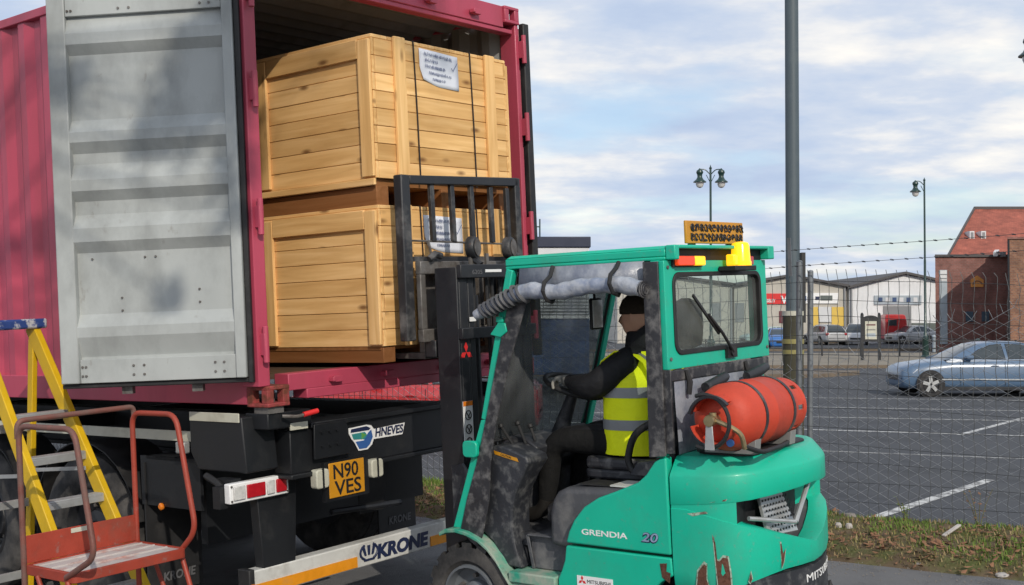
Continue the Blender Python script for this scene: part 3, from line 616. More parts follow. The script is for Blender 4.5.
# ================================================================== STEPLADDER
ld = thing('stepladder', 'yellow fibreglass stepladder with blue top cap and alloy treads beside the container', 'ladder', (-.59, 1.2, 0), YARD)
def fs(z): return .43 + (z / 1.857) * 1.226           # front stile: y at height z
XR, XL = -.40, -.745
for x in (XR, XL):
    k = .045 if x == XR else -.045
    p0 = Vector((x + k, fs(0), 0)); p1 = Vector((x, fs(1.88), 1.88)); m = MB()
    m.bar(p0, p1, .042, .090, (0, -1, .66)); st = m.build('front_stile', 'ladder_yellow', ld, bev=.005)
    q0 = Vector((x + k * 1.3, 1.95, 0)); q1 = Vector((x, 1.66, 1.80)); m = MB(); m.bar(q0, q1, .034, .055, (0, 1, .1)); m.build('rear_leg', 'ladder_yellow', ld, bev=.005)
    m = MB(); m.box(p0.x - .03, p0.x + .03, fs(0) - .05, fs(0) + .05, -.0, .05); m.build('rubber_foot', 'rubber', st, bev=.006)
    if x == XL: text('stile_lettering', 'YOUNGMAN', .055, (x - .0235, fs(1.64) + .016, 1.64 - .012), (0, -.55, -.83), (0, -.83, .55), 'black_print', st, ext=.0006, width=.33)
for k in range(6):
    z = .235 * (k + 1) - .03; y = fs(z); w = .045 * (1 - z / 1.88)
    m = MB(); m.box(XL - w + .012, XR + w - .012, y - .045, y + .04, z - .012, z + .0); m.box(XL - w + .012, XR + w - .012, y - .045, y - .04, z - .045, z - .01); t_ = m.build('tread', 'alloy', ld, bev=.003)
    m = MB()
    for i in range(5): m.box(XL - w + .014, XR + w - .014, y - .038 + .016 * i, y - .030 + .016 * i, z, z + .003)
    m.build('tread_ribs', 'alloy', t_)
m = MB(); m.box(XL - .06, XR + .06, fs(1.88) - .08, fs(1.88) + .14, 1.865, 1.925); m.build('top_cap', 'cap_blue', ld, bev=.012)
for z in (.35, .80, 1.27):
    m = MB(); yl = 1.95 - z / 1.8 * .29; m.box(XL - .03, XR + .03, yl - .012, yl + .012, z - .025, z + .025); m.build('rear_brace', 'alloy', ld, bev=.003)
for x in (XR - .02, XL + .02):
    m = MB(); m.bar((x, fs(1.05), 1.05), (x, 1.80, 1.0), .005, .022); m.build('spreader_arm', 'alloy', ld)
# ================================================================== RED PLATFORM STEPS
pf = thing('platform_steps', 'red steel work platform with tubular handrails and worn deck', 'platform', (-.84, .3, 0), YARD)
X0, X1, Y0, Y1, DZ = -1.165, -.51, .08, .515, .70
m = MB(); m.box(X0 + .02, X1 - .02, Y0 + .02, Y1 - .01, DZ - .02, DZ - .001); m.build('deck', 'deck_worn', pf)
m = MB(); m.rings_frame(rrect(X0, X1, Y0, Y1, .03), rrect(X0 + .022, X1 - .022, Y0 + .022, Y1 - .022, .015), 'z', DZ - .045, DZ + .004); m.build('deck_frame', 'platform_red', pf, bev=.003)
m = MB()
for y in (Y0 + .13, Y0 + .24, Y0 + .35): m.box(X0 + .03, X1 - .03, y - .004, y + .004, DZ - .001, DZ + .006)
m.build('deck_ribs', 'deck_worn', pf)
m = MB(); m.box(X0 + .012, X1 - .012, Y1 - .006, Y1 + .002, DZ + .005, DZ + .145); kb = m.build('kick_board', 'platform_red', pf, bev=.002)
m = MB(); m.box(X0 + .26, X0 + .38, Y1 - .009, Y1 - .0065, DZ + .115, DZ + .138); m.build('worn_sticker', 'cream_strip', kb)
for x, yf, col_ in ((X1, .0, 'platform_red'), (X0, -.11, 'rail_worn')):
    loop = fillet([(x, Y1, .0), (x, Y1, 1.395), (x, yf + .13, 1.395), (x, yf, .80), (x, Y0 + .06, DZ - .02)], .075, 6)
    m = MB(); m.tube(loop, .0145, 10); m.build('side_rail', col_, pf)
    m = MB(); m.tube([(x, Y0 + .05, DZ - .04), (x, Y0 - .22, 0)], .0135, 10); m.build('leg', 'platform_red', pf)
    m = MB(); m.tube([(x, Y1 - .12, DZ - .04), (x, Y0 - .05, 0)], .012, 10); m.build('stair_stringer', 'platform_red', pf)
m = MB(); m.tube(fillet([(X0, Y1 + .012, 1.33), (X0, Y1 + .012, 1.42), (X1 + .02, Y1 + .012, 1.425), (X1 + .02, Y1 + .012, 1.36)], .05, 6), .0145, 10); m.build('back_rail', 'rail_worn', pf)
for z in (.24, .47):
    y = Y0 - .18 + z * .3; m = MB(); m.box(X0 + .01, X1 - .01, y - .08, y + .08, z - .012, z + .012); m.build('lower_step', 'alloy', pf, bev=.004)
# ================================================================== FORKLIFT
XC = 1.145
fk = thing('forklift_truck', 'teal green forklift truck with enclosed cab holding the crates up to the container', 'forklift', (XC, -1.6, 0), YARD)
def mx(x): return 2 * XC - x
def both(fn):
    fn(lambda x: x, 0); fn(mx, 1)
def sbox(m, f, x0, x1, *r): a, b = sorted((f(x0), f(x1))); return m.box(a, b, *r)
# --- wheels
def fork_wheel(c, ax, R, W, rim, lugs, rimmat):
    ax = Vector(ax); h = W / 2; c = Vector(c); m = MB()
    m.lathe([(rim, -h * .8), (rim + .02, -h), (R * .80, -h), (R * .90, -h * .92), (R - .038, -h * .75), (R - .038, h * .75), (R * .90, h * .92), (R * .80, h), (rim + .02, h), (rim, h * .8)], c, ax, 40, loop=True)
    u = ax.orthogonal().normalized(); v = ax.cross(u)
    for k in range(lugs):
        for sgn in (-1, 1):
            a = 2 * pi * (k + (.5 if sgn > 0 else 0)) / lugs; da = .62 * pi / lugs
            def P(t, r, x): return c + (u * cos(t) + v * sin(t)) * r + ax * x
            xo = sgn * h * .97; xi = sgn * h * .06; sk = .10 * sgn
            m.hexa([P(a - da, R - .065, xo), P(a + da, R - .065, xo), P(a + da + sk, R - .05, xi), P(a - da + sk, R - .05, xi), P(a - da, R - .008, xo * .90), P(a + da, R - .008, xo * .90), P(a + da + sk, R, xi), P(a - da + sk, R, xi)])
    w = m.build('wheel', 'tyre', fk)
    m = MB(); m.lathe([(rim, -h * .8), (rim, h * .75), (rim * .97, h * .98), (rim * .90, h * .98), (rim * .86, h * .4), (rim * .74, h * .2), (rim * .5, h * .15), (rim * .45, h * .4), (rim * .3, h * .55), (.01, h * .58)], c, ax, 32); rm = m.build('rim', rimmat, w)
    m = MB()
    for k in range(6):
        a = 2 * pi * k / 6 + .3; q = c + (u * cos(a) + v * sin(a)) * rim * .62 + ax * h * .16; m.cyl(q, q + ax * .028, .014, n=6)
    m.build('wheel_nuts', 'worn_steel', rm)
both(lambda f, i: fork_wheel((f(.69), -.885, .308), (-1 if not i else 1, 0, 0), .308, .20, .185, 17, 'galv'))
both(lambda f, i: fork_wheel((f(.70), -2.26, .262), (-1 if not i else 1, 0, 0), .262, .15, .15, 20, 'white_paint'))
# --- chassis
m = MB(); m.box(.82, mx(.82), -2.45, -.72, .16, .60); m.box(.62, mx(.62), -1.95, -1.2, .22, .40); m.build('chassis', 'dark_plastic', fk, bev=.01)
# --- fenders, step, floor
def fender(f, i):
    pr = [(-.695, .655), (-.74, .676), (-.81, .684), (-.89, .672), (-.965, .645), (-1.03, .604), (-1.09, .545), (-1.14, .474), (-1.175, .43)]
    m = MB(); rings = [[(f(.575), y, z), (f(.82), y, z), (f(.82), y - .006, z - .022), (f(.575), y - .004, z - .022)] for y, z in pr]; m.loft(rings); m.build('fender', 'teal_worn', fk, bev=.004)
    m = MB(); sbox(m, f, .585, .86, -1.47, -1.165, .43, .488); sbox(m, f, .60, .84, -1.47, -1.17, .33, .43); m.build('step', 'teal_worn', fk, bev=.008)
    m = MB(); sbox(m, f, .578, .584, -1.40, -1.28, .345, .40); m.build('step_slot', 'black_print', fk)
    m = MB(); m.loft([[(f(.70), -1.235, .49), (f(.70), -1.52, .49), (f(.72), -1.51, .665), (f(.72), -1.225, .665)], [(f(.90), -1.235, .49), (f(.90), -1.52, .49), (f(.90), -1.51, .665), (f(.90), -1.225, .665)]]); m.build('step_riser', 'grey_plastic', fk, bev=.006)
    m = MB(); m.bar((f(.69), -1.225, .665), (f(.695), -1.255, .49), .008, .02, (0, -1, 0)); m.bar((f(.695), -1.23, .668), (f(.695), -1.50, .668), .03, .010); m.build('step_edge', 'grey_plastic', fk, bev=.003)
both(fender)
m = MB(); m.box(.73, mx(.73), -1.52, -.80, .60, .664); m.build('floor_plate', 'dark_plastic', fk)
# rubbish and a rag on the floor
m = MB(); R_ = random.Random(3); ring = []
for k in range(14):
    a = 2 * pi * k / 14; r = .11 * R_.uniform(.8, 1.2); ring.append((.92 + r * cos(a) * 1.1, -1.36 + r * sin(a)))
m.loft([[(x, y, .665) for x, y in ring], [(.92 + (x - .92) * .85, -1.36 + (y + 1.36) * .85, .705) for x, y in ring], [(.92 + (x - .92) * .4, -1.36 + (y + 1.36) * .4, .725) for x, y in ring]]); m.build('floor_mat', 'dusty_vinyl', fk)
m = MB(); m.hexa([(.90, -1.30, .70), (1.02, -1.30, .71), (1.02, -1.20, .72), (.90, -1.20, .70), (.91, -1.28, .80), (1.0, -1.26, .815), (1.0, -1.19, .80), (.92, -1.19, .78)]); m.build('pedal_box', 'dusty_vinyl', fk, bev=.01)
# --- cowl and dashboard
def cowl(f, i):
    pr = [(-1.03, 1.135), (-1.12, 1.135), (-1.265, 1.085), (-1.275, 1.055), (-1.235, .98), (-1.185, .90), (-1.155, .80), (-1.15, .70), (-1.165, .60), (-1.205, .492), (-1.10, .50), (-1.02, .62), (-.93, .685), (-.93, .90), (-.97, 1.10)]
    m = MB(); m.loft([[(f(.650), y, z) for y, z in pr], [(f(.664), y - .006, z) for y, z in pr][:], [(f(.84), y + (.02 if z < 1 else 0), z) for y, z in pr]]); m.build('cowl_side', 'dark_plastic', fk, bev=.008)
both(cowl)
m = MB(); pr = [(-.90, .67), (-.93, 1.10), (-1.00, 1.165), (-1.12, 1.16), (-1.20, 1.11), (-1.18, 1.03), (-1.05, .94), (-1.0, .67)]; m.loft([[(.842, y, z) for y, z in pr], [(mx(.842), y, z) for y, z in pr]]); m.build('dashboard', 'dark_plastic', fk, bev=.01)
m = MB(); m.loft([[(.648, -1.055, 1.112), (.648, -1.21, 1.078), (.648, -1.22, 1.058), (.648, -1.06, 1.092)], [(.6465, -1.055, 1.112), (.6465, -1.21, 1.078), (.6465, -1.22, 1.058), (.6465, -1.06, 1.092)]]); wl_ = m.build('warning_label', 'plate_yellow', fk)
text('warning_lettering', 'CAUTION', .016, (.6455, -1.10, 1.088), (0, -1, -.22), (0, -.2, 1), 'black_print', wl_, ext=.0004)
for x, y, z, y2, z2 in ((.76, -1.10, 1.13, -1.02, 1.23), (.82, -1.14, 1.13, -1.09, 1.24), (.88, -1.16, 1.14, -1.13, 1.22)):
    m = MB(); m.tube([(x, y, z), (x, y2, z2)], .008, 8); m.lathe([(.004, -.016), (.015, -.008), (.015, .008), (.004, .016)], (x, y2, z2), (0, .4, 1), 12); m.build('control_lever', 'rubber', fk)
# --- steering
SWC = Vector((XC, -1.255, 1.418)); SWN = Vector((0, -.36, .93)).normalized(); SU = Vector((1, 0, 0)); SV = SWN.cross(SU)
m = MB(); m.tube([SWC + (SU * cos(a) + SV * sin(a)) * .172 for a in [2 * pi * k / 36 for k in range(36)]], .0145, 10, closed=True)
for a in (.3, 2.84, 4.71): m.tube([SWC - SWN * .03, SWC + (SU * cos(a) + SV * sin(a)) * .165], .011, 8)
m.lathe([(.05, -.05), (.05, -.025), (.03, -.012)], SWC, SWN, 16); sw = m.build('steering_wheel', 'rubber', fk)
m = MB(); m.tube([SWC - SWN * .04, (XC, -1.16, 1.20), (XC, -1.05, .98)], [.03, .045, .06], 12); m.build('steering_column', 'dark_plastic', fk)
# --- engine hood, seat
m = MB(); pr = [(-1.395, .63), (-1.40, .80), (-1.42, .87), (-1.455, .915), (-1.51, .94), (-1.9, .955), (-2.12, .97), (-2.12, .63)]; m.loft([[(.655, y, z) for y, z in pr], [(mx(.655), y, z) for y, z in pr]]); hd = m.build('engine_hood', 'grey_plastic', fk, bev=.03, seg=3)
m = MB(); m.box(.70, .85, -1.75, -1.56, .953, .958); m.build('hood_grip', 'rubber', hd); m = MB(); m.box(.68, .84, -1.95, -1.77, .958, .966); m.build('hood_label', 'white_paint', hd)
seat = MB().prism(rrect(.90, 1.40, -1.93, -1.45, .06), 'z', .955, 1.0).build('seat', 'dark_plastic', fk, bev=.01)
m = MB(); m.prism(rrect(.91, 1.39, -1.93, -1.44, .07), 'z', 1.0, 1.062); m.build('seat_cushion', 'dusty_vinyl', seat, bev=.02, seg=3)
m = MB(); m.loft([[(.92, -1.90, 1.05), (1.38, -1.90, 1.05), (1.38, -2.0, 1.05), (.92, -2.0, 1.05)], [(.93, -1.93, 1.30), (1.37, -1.93, 1.30), (1.37, -2.02, 1.30), (.93, -2.02, 1.30)], [(.97, -1.96, 1.52), (1.33, -1.96, 1.52), (1.33, -2.03, 1.52), (.97, -2.03, 1.52)]]); m.build('seat_back', 'dusty_vinyl', seat, bev=.03, seg=3)
m = MB(); m.lathe([(.02, 1.62), (.075, 1.64), (.085, 1.70), (.085, 1.80), (.07, 1.86), (.02, 1.885)], (1.13, -1.99, 0), (0, 0, 1), 20); m.build('headrest', 'beanie', seat)
for x in (.865, 1.425):
    m = MB(); m.tube(fillet([(x, -1.95, 1.03), (x, -1.97, 1.20), (x - .0, -1.93, 1.27), (x, -1.80, 1.20), (x, -1.76, 1.06), (x, -1.80, 1.00)], .07, 5), .019, 10); m.build('hip_restraint', 'rubber', seat)
    m = MB(); m.prism([(-1.98, .99), (-1.78, .99), (-1.83, 1.06), (-1.97, 1.08)], 'x', x - .02, x + .02); m.build('restraint_bracket', 'dark_plastic', seat, bev=.006)
# --- body panels
def panels(f, i):
    up = [(-1.538, .669), (-1.56, .73), (-1.595, .79), (-1.66, .86), (-1.75, .913), (-1.86, .953), (-1.985, 1.003), (-2.035, 1.045), (-2.083, 1.107), (-2.115, 1.125), (-2.15, 1.132), (-2.153, .664)]
    m = MB(); m.prism(up, 'x', *sorted((f(.600), f(.66)))); p = m.build('side_panel', 'teal', fk, bev=.010, seg=3)
    if i == 0:
        text('model_lettering', 'GRENDIA', .040, (.5992, -1.638, .722), (0, -1, 0), (0, 0, 1), 'white_print', p, ext=.0008, width=.272, bold=.0006)
        text('capacity_number', '20', .062, (.5990, -1.995, .718), (0, -1, 0), (0, .0, 1), 'navy_print', p, ext=.0006, width=.098, bold=.004, shear=.2)
        text('capacity_number', '20', .062, (.5980, -1.992, .720), (0, -1, 0), (0, .0, 1), 'chrome_blue', p, ext=.0008, width=.094, bold=.0006, shear=.2)
    arch = [(-2.28 + .325 * cos(RAD(t)), .265 + .325 * sin(RAD(t))) for t in (68, 55, 40, 25, 8)]
    lo_ = [(-1.478, .48), (-1.505, .53), (-1.525, .58), (-1.537, .654), (-2.153, .650)] + arch + [(-1.955, .26), (-1.19, .26), (-1.175, .335), (-1.478, .335)]
    m = MB(); m.prism(lo_, 'x', *sorted((f(.602), f(.66)))); lp = m.build('lower_panel', 'teal', fk, bev=.008, seg=3)
    if i == 0:
        m = MB(); m.box(.5985, .6015, -1.815, -1.60, .455, .512); d = m.build('maker_decal', 'white_print', lp)
        m = MB(); emblem(m, (.598, -1.632, .488), (0, -1, 0), (0, 0, 1), .013); m.build('emblem', 'red_print', d)
        text('maker_lettering', 'MITSUBISHI', .026, (.5978, -1.66, .478), (0, -1, 0), (0, 0, 1), 'black_print', d, ext=.0005, width=.14)
def emblem(m, o, xd, yd, r):
    """three diamonds meeting at a point"""
    o = Vector(o); xd = Vector(xd); yd = Vector(yd); n = xd.cross(yd).normalized() * .001
    for a in (90, 210, 330):
        d = xd * cos(RAD(a)) + yd * sin(RAD(a)); s = xd * cos(RAD(a + 90)) + yd * sin(RAD(a + 90)); q = [o, o + d * r - s * r * .55, o + d * r * 2, o + d * r + s * r * .55]
        m.loft([[p - n for p in q], [p + n for p in q]])
both(panels)
# --- counterweight: plan outline, two shells with a vent gap between them at the back
half = [(.605, -2.162), (.605, -2.24), (.612, -2.33), (.632, -2.41), (.672, -2.475), (.73, -2.525), (.82, -2.57), (.92, -2.605), (1.03, -2.635)]
OUT = half + [(XC, -2.648)] + [(mx(x), y) for x, y in reversed(half)]
NO = len(OUT)
def tfac(k):                      # 0 at the side seams, 1 at the middle of the back
    return 1 - abs(k - (NO - 1) / 2) / ((NO - 1) / 2)
def inset(k, d):
    x, y = OUT[k]; c = Vector((XC, -2.2)); v = Vector((x, y)) - c; q = c + v * (1 - d / max(.2, v.length)); return (q.x, q.y)
def smooth(t): t = max(0, min(1, t)); return t * t * (3 - 2 * t)
ARC = [0]
for (xa, ya), (xb, yb) in zip(OUT, OUT[1:]): ARC.append(ARC[-1] + math.hypot(xb - xa, yb - ya))
def afac(k): return 1 - abs(ARC[k] - ARC[-1] / 2) / (ARC[-1] / 2)
zl_up = lambda k: .905 + .062 * afac(k)
zt_lo = lambda k: .895 - .215 * max(0, afac(k) - .12) / .88
zb_lo = lambda k: .475 + .10 * smooth((tfac(k) - .15) / .7)
m = MB(); rings = []
for d, dz, w in ((.05, 0, 0), (.003, 0, 0), (0, .006, 0), (.0, .58, 1), (.004, .63, 1), (.012, .68, 1), (.060, .955, 1), (.072, .99, 1), (.10, 1.0, 1), (.18, 1.005, 1)):
    r = []
    for k in range(NO):
        zl = zl_up(k); zt = 1.135; z = zl + (dz if not w else (zt - zl) * dz); x, y = inset(k, d); r.append((x, y, z))
    rings.append(r)
m.loft(rings, caps=False, closed=False)
m.add(rings[-1], [tuple(range(NO))])
cwt = m.build('counterweight', 'teal', fk, ang=28, recalc=True)
m = MB(); rings = []
for d, t in ((.10, 1.0), (.008, 1.0), (0, .985), (0, .9), (0, .3), (.012, .06), (.05, 0)):
    rings.append([(*inset(k, d), zb_lo(k) + (zt_lo(k) - zb_lo(k)) * t) for k in range(NO)])
m.loft(rings, caps=False, closed=False); m.build('counterweight_base', 'teal', cwt, ang=50)
m = MB(); m.loft([[(*inset(k, .004 + (.0 if min(k, NO - 1 - k) < 5 else .17)), z) for k in range(NO)] for z in (.66, 1.03)], caps=False, closed=False, mi=0)
for i, fc in enumerate(m.f): m.m[i] = 0 if fc[0] % NO < 4 or fc[0] % NO >= 13 else 1
m.build('vent_recess', ['teal', 'black_print'], cwt, ang=20)
m = MB(); m.loft([[(*inset(k, d), z) for k in range(NO)] for d, z in ((.10, .20), (.02, .22), (.012, .30), (.012, .565), (.05, .57))], caps=False, closed=False); bp = m.build('rear_bumper', 'dark_plastic', cwt, ang=40)
def on_out(x):                    # y of the outline at the given x (rear half)
    for (xa, ya), (xb, yb) in zip(OUT[4:], OUT[5:]):
        if xa <= x <= xb: return ya + (yb - ya) * (x - xa) / (xb - xa)
    return -2.6
tx = text('rear_lettering', 'MITSUBISHI', .055, (1.06, 0, .49), (1, 0, 0), (0, 0, 1), 'white_print', bp, ext=.001, width=.44)
for v in tx.data.vertices: v.co.y += on_out(v.co.x + BASEPT[bp.name].x) + .010
# vent: grille plate, strut, tank floor
m = MB(); m.hexa([(.88, -2.53, .74), (1.14, -2.56, .725), (1.14, -2.545, .725), (.88, -2.515, .74), (.92, -2.47, .91), (1.11, -2.49, .925), (1.11, -2.475, .925), (.92, -2.455, .91)]); gp = m.build('vent_plate', 'alloy', cwt)
m = MB()
for i in range(9):
    for j in range(7):
        u, v = (i + .5) / 9, (j + .5) / 7; x = .90 + .23 * u; z = .745 + .165 * v; y = -2.547 + .066 * v - .028 * u; m.cyl((x, y, z), (x, y - .003, z), .0065, n=6)
m.build('vent_holes', 'black_print', gp); gp.children[0]['kind'] = 'stuff'
m = MB(); m.tube([(.74, -2.50, .845), (1.02, -2.605, .79)], .011, 8); m.tube([(1.02, -2.605, .79), (1.30, -2.57, .99)], .013, 8); m.build('vent_strut', 'alloy', cwt)
m = MB(); m.loft([[(*inset(k, d), zt_lo(k) - .012) for k in range(3, NO - 3)] for d in (.015, .20)], caps=False, closed=False); m.build('vent_floor', 'grey_plastic', cwt)
# rust chips where the paint is gone (thin worn patches following the surface)
def patch(ptsk, parent, mat='rust_chip', d=-.0012):
    m = MB(); vs = []
    for s, z in ptsk:
        k = int(s); f_ = s - k; a = inset(k, d); b = inset(k + 1, d); vs.append((a[0] + (b[0] - a[0]) * f_, a[1] + (b[1] - a[1]) * f_, z))
    c0 = sum((Vector(v) for v in vs), Vector()) / len(vs); out = Vector((c0.x - XC, c0.y + 2.2, 0)).normalized()
    m.add([Vector(v) + out * .0012 for v in vs], [tuple(range(len(vs)))]); ch_ = m.build('paint_chip', mat, parent, ang=0, recalc=False)
    m = MB(); m.add([c0 + (Vector(v) - c0) * 1.12 + (Vector(v) - c0).normalized() * .004 for v in vs], [tuple(range(len(vs)))]); m.build('paint_chip_edge', 'chip_pale', parent, ang=0, recalc=False)
pm('rust_chip', (.115, .045, .026), .75, 0, .3, 30., ((.05, .02, .012), .45, .65, 60., .8), bump=.4, bs=90)
pm('chip_pale', (.30, .42, .33), .6, 0, .3, 40., ((.11, .045, .03), .5, .6, 50., .8))
patch([(2.55, .76), (2.65, .745), (2.72, .66), (2.85, .655), (3.05, .675), (3.35, .67), (3.45, .60), (3.5, .50), (3.45, .475), (2.75, .47), (2.7, .56)], cwt)
patch([(1.6, .60), (1.95, .64), (2.1, .63), (2.05, .57), (2.35, .48), (1.9, .475), (1.5, .53)], cwt)
patch([(6.55, .71), (6.62, .71), (6.70, .66), (6.85, .68), (6.75, .63), (6.6, .60)], cwt)
patch([(1.2, .872), (2.1, .885), (2.2, .878), (1.5, .864)], cwt, 'chip_pale'); patch([(2.5, .93), (3.4, .945), (3.3, .937)], cwt)
patch([(4.6, .56), (4.75, .60), (4.8, .57), (4.68, .55)], cwt)
m = MB(); m.add([(.5995, -2.09, .62), (.5995, -2.13, .625), (.5995, -2.125, .585), (.5995, -2.142, .53), (.5995, -2.148, .58), (.5995, -2.10, .555)], [(0, 1, 2, 5), (2, 4, 3, 5)]); m.build('paint_chip', 'rust_chip', fk, ang=0)
# deck under the gas bottle
m = MB(); m.prism(rrect(.74, 1.42, -2.52, -2.21, .10), 'z', 1.132, 1.146); m.build('rear_deck', 'rubber', fk, bev=.004)
# --- overhead guard
m = MB(); m.box(.625, mx(.625), -2.18, -1.205, 2.075, 2.092); m.box(.625, .66, -2.18, -1.205, 2.092, 2.128); m.box(mx(.66), mx(.625), -2.18, -1.205, 2.092, 2.128)
m.loft([[(.625, -1.205, 2.128), (mx(.625), -1.205, 2.128), (mx(.625), -2.18, 2.128), (.625, -2.18, 2.128)], [(.645, -1.23, 2.145), (mx(.645), -1.23, 2.145), (mx(.645), -2.18, 2.145), (.645, -2.18, 2.145)]])
m.box(.661, mx(.661), -1.24, -1.205, 2.092, 2.128)
rf = m.build('overhead_roof', 'teal', fk, bev=.006)
m = MB(); m.box(.66, mx(.66), -2.17, -1.21, 2.060, 2.074); m.build('roof_lining', 'dark_plastic', rf)
m = MB(); m.box(.625, .668, -2.235, -2.181, 2.075, 2.146); m.box(mx(.668), mx(.60), -2.235, -2.181, 2.075, 2.146); m.box(.668, mx(.668), -2.235, -2.181, 2.128, 2.146); m.build('rear_visor', 'teal', rf, bev=.006)
def pillars(f, i):
    m = MB(); m.bar((f(.645), -1.235, 2.075), (f(.645), -1.018, 1.277), .05, .045, (0, 1, 0)); m.loft([[(f(.62), -.995, 1.277), (f(.67), -.995, 1.277), (f(.67), -1.041, 1.277), (f(.62), -1.041, 1.277)], [(f(.618), -.765, .680), (f(.67), -.765, .680), (f(.67), -.860, .680), (f(.618), -.860, .680)]]); m.build('front_pillar', 'teal', fk, bev=.006)
    m = MB(); m.bar((f(.64), -2.125, 2.075), (f(.625), -2.115, 1.13), .05, .055, (0, 1, 0)); m.build('rear_pillar', 'teal', fk, bev=.006)
both(pillars)
OR = [(mx(.625), 2.073), (.605, 2.073), (.60, 1.80), (.597, 1.555), (mx(.60), 1.548), (mx(.605), 1.80)]
def sub(poly, n):                 # resample closed polygon to n points per edge
    out = []
    for a, b in zip(poly, poly[1:] + poly[:1]):
        for i in range(n): out.append((a[0] + (b[0] - a[0]) * i / n, a[1] + (b[1] - a[1]) * i / n))
    return out
inn = rrect(.685, 1.585, 1.632, 2.0, .05, 5)                       # 24 points starting right-top going counterclockwise
cxy = ((.685 + 1.585) / 2, 1.816)
def ray_out(p):                   # project inner point outward to the outer rectangle
    dx, dz = p[0] - cxy[0], p[1] - cxy[1]; t = min(((mx(.612) if dx > 0 else .600) - cxy[0]) / dx if abs(dx) > 1e-6 else 9, ((2.073 if dz > 0 else 1.55) - cxy[1]) / dz if abs(dz) > 1e-6 else 9); return (cxy[0] + dx * t, cxy[1] + dz * t)
outp = [ray_out(p) for p in inn]
# keep true corners
for cx_, cz_ in ((mx(.612), 2.073), (.600, 2.073), (.600, 1.55), (mx(.612), 1.55)):
    k = min(range(len(outp)), key=lambda i: (outp[i][0] - cx_) ** 2 + (outp[i][1] - cz_) ** 2); outp[k] = (cx_, cz_)
m = MB(); m.rings_frame(outp, inn, 'y', -2.152, -2.185); rp = m.build('rear_panel', 'teal', fk, bev=.004)
m = MB(); m.rings_frame(rrect(.668, 1.602, 1.615, 2.016, .062, 5), rrect(.690, 1.580, 1.637, 1.994, .046, 5), 'y', -2.150, -2.193); m.build('window_seal', 'rubber', rp, bev=.003)
m = MB(); m.prism(rrect(.688, 1.582, 1.635, 1.996, .048, 5), 'y', -2.166, -2.171); m.build('rear_window', 'window_glass', rp)
m = MB(); m.cyl((1.215, -2.19, 1.60), (1.215, -2.215, 1.60), .022, n=12); m.tube([(1.215, -2.212, 1.60), (1.10, -2.216, 1.70), (.98, -2.205, 1.80)], .008, 8); m.bar((.84, -2.200, 1.90), (1.09, -2.200, 1.70), .014, .010, (0, 1, 0)); m.box(1.17, 1.27, -2.205, -2.186, 1.57, 1.625); m.build('wiper', 'rubber', rp)
for x, z in ((.625, 1.60), (.63, 2.04), (mx(.64), 1.60)):
    m = MB(); m.cyl((x, -2.186, z), (x, -2.192, z), .009, n=8); m.build('panel_bolt', 'worn_steel', rp)
# lights under the visor
m = MB(); m.box(.668, mx(.668), -2.184, -2.181, 2.045, 2.127); m.build('lamp_bay', 'black_print', rf)
for x0, x1, mts in ((.675, .945, ('glow_red', 'glow_amber')), (1.355, 1.47, ('lens_red',))):
    m = MB(); m.box(x0 - .008, x1 + .008, -2.20, -2.185, 2.040, 2.098); hs = m.build('rear_lamp', 'rubber', rf, bev=.003); w = (x1 - x0) / len(mts)
    for q, mt in enumerate(mts):
        a = x0 + w * q; b = a + w
        if len(mts) == 2: a, b = ((x0, x0 + .165), (x0 + .167, x1))[q]
        m = MB(); m.prism(rrect(a, b, 2.046, 2.092, .008), 'y', -2.201, -2.222); m.build('lamp_lens', mt, hs, bev=.004)
m = MB(); m.box(1.13, 1.36, -2.29, -2.19, 2.015, 2.040); bk = m.build('beacon_bracket', 'rubber', rf, bev=.004)
m = MB(); m.lathe([(.054, 2.040), (.054, 2.06), (.050, 2.065), (.046, 2.145), (.040, 2.158), (.02, 2.164), (.001, 2.165)], (1.275, -2.245, 0), (0, 0, 1), 24); m.build('beacon_lens', 'glow_amber', bk)
m = MB(); m.box(1.165, 1.215, -2.265, -2.215, 2.040, 2.10); m.build('amber_lamp', 'glow_amber', bk, bev=.008)
# roof sign
m = MB(); m.box(.865, 1.47, -2.165, -2.150, 2.158, 2.272); sg = m.build('roof_sign', 'plate_yellow', fk, bev=.004); tag(sg, 'amber plate with two rows of dark worn lettering on the roof edge')
m = MB(); R_ = random.Random(9)
for r in range(2):
    x = .905
    while x < 1.43:
        w = R_.uniform(.03, .045); z = 2.238 - .048 * r; pts = [(x + R_.uniform(0, w), z + R_.uniform(-.020, .020)) for _ in range(6)]
        m.tube([(a, -2.1665, b) for a, b in pts], .0052, 5)
        m.tube([(x + w * .5 + w * .42 * cos(t), -2.1665, z + .017 * sin(t)) for t in [2 * pi * q / 8 for q in range(R_.choice((5, 7, 8)))]], .0042, 5); x += w + .006
m.build('sign_lettering', 'strap_dark', sg); sg.children[0]['kind'] = 'stuff'
m = MB(); m.box(.95, .98, -2.15, -2.12, 2.143, 2.16); m.box(1.35, 1.38, -2.15, -2.12, 2.143, 2.16); m.build('sign_feet', 'black_steel', sg)
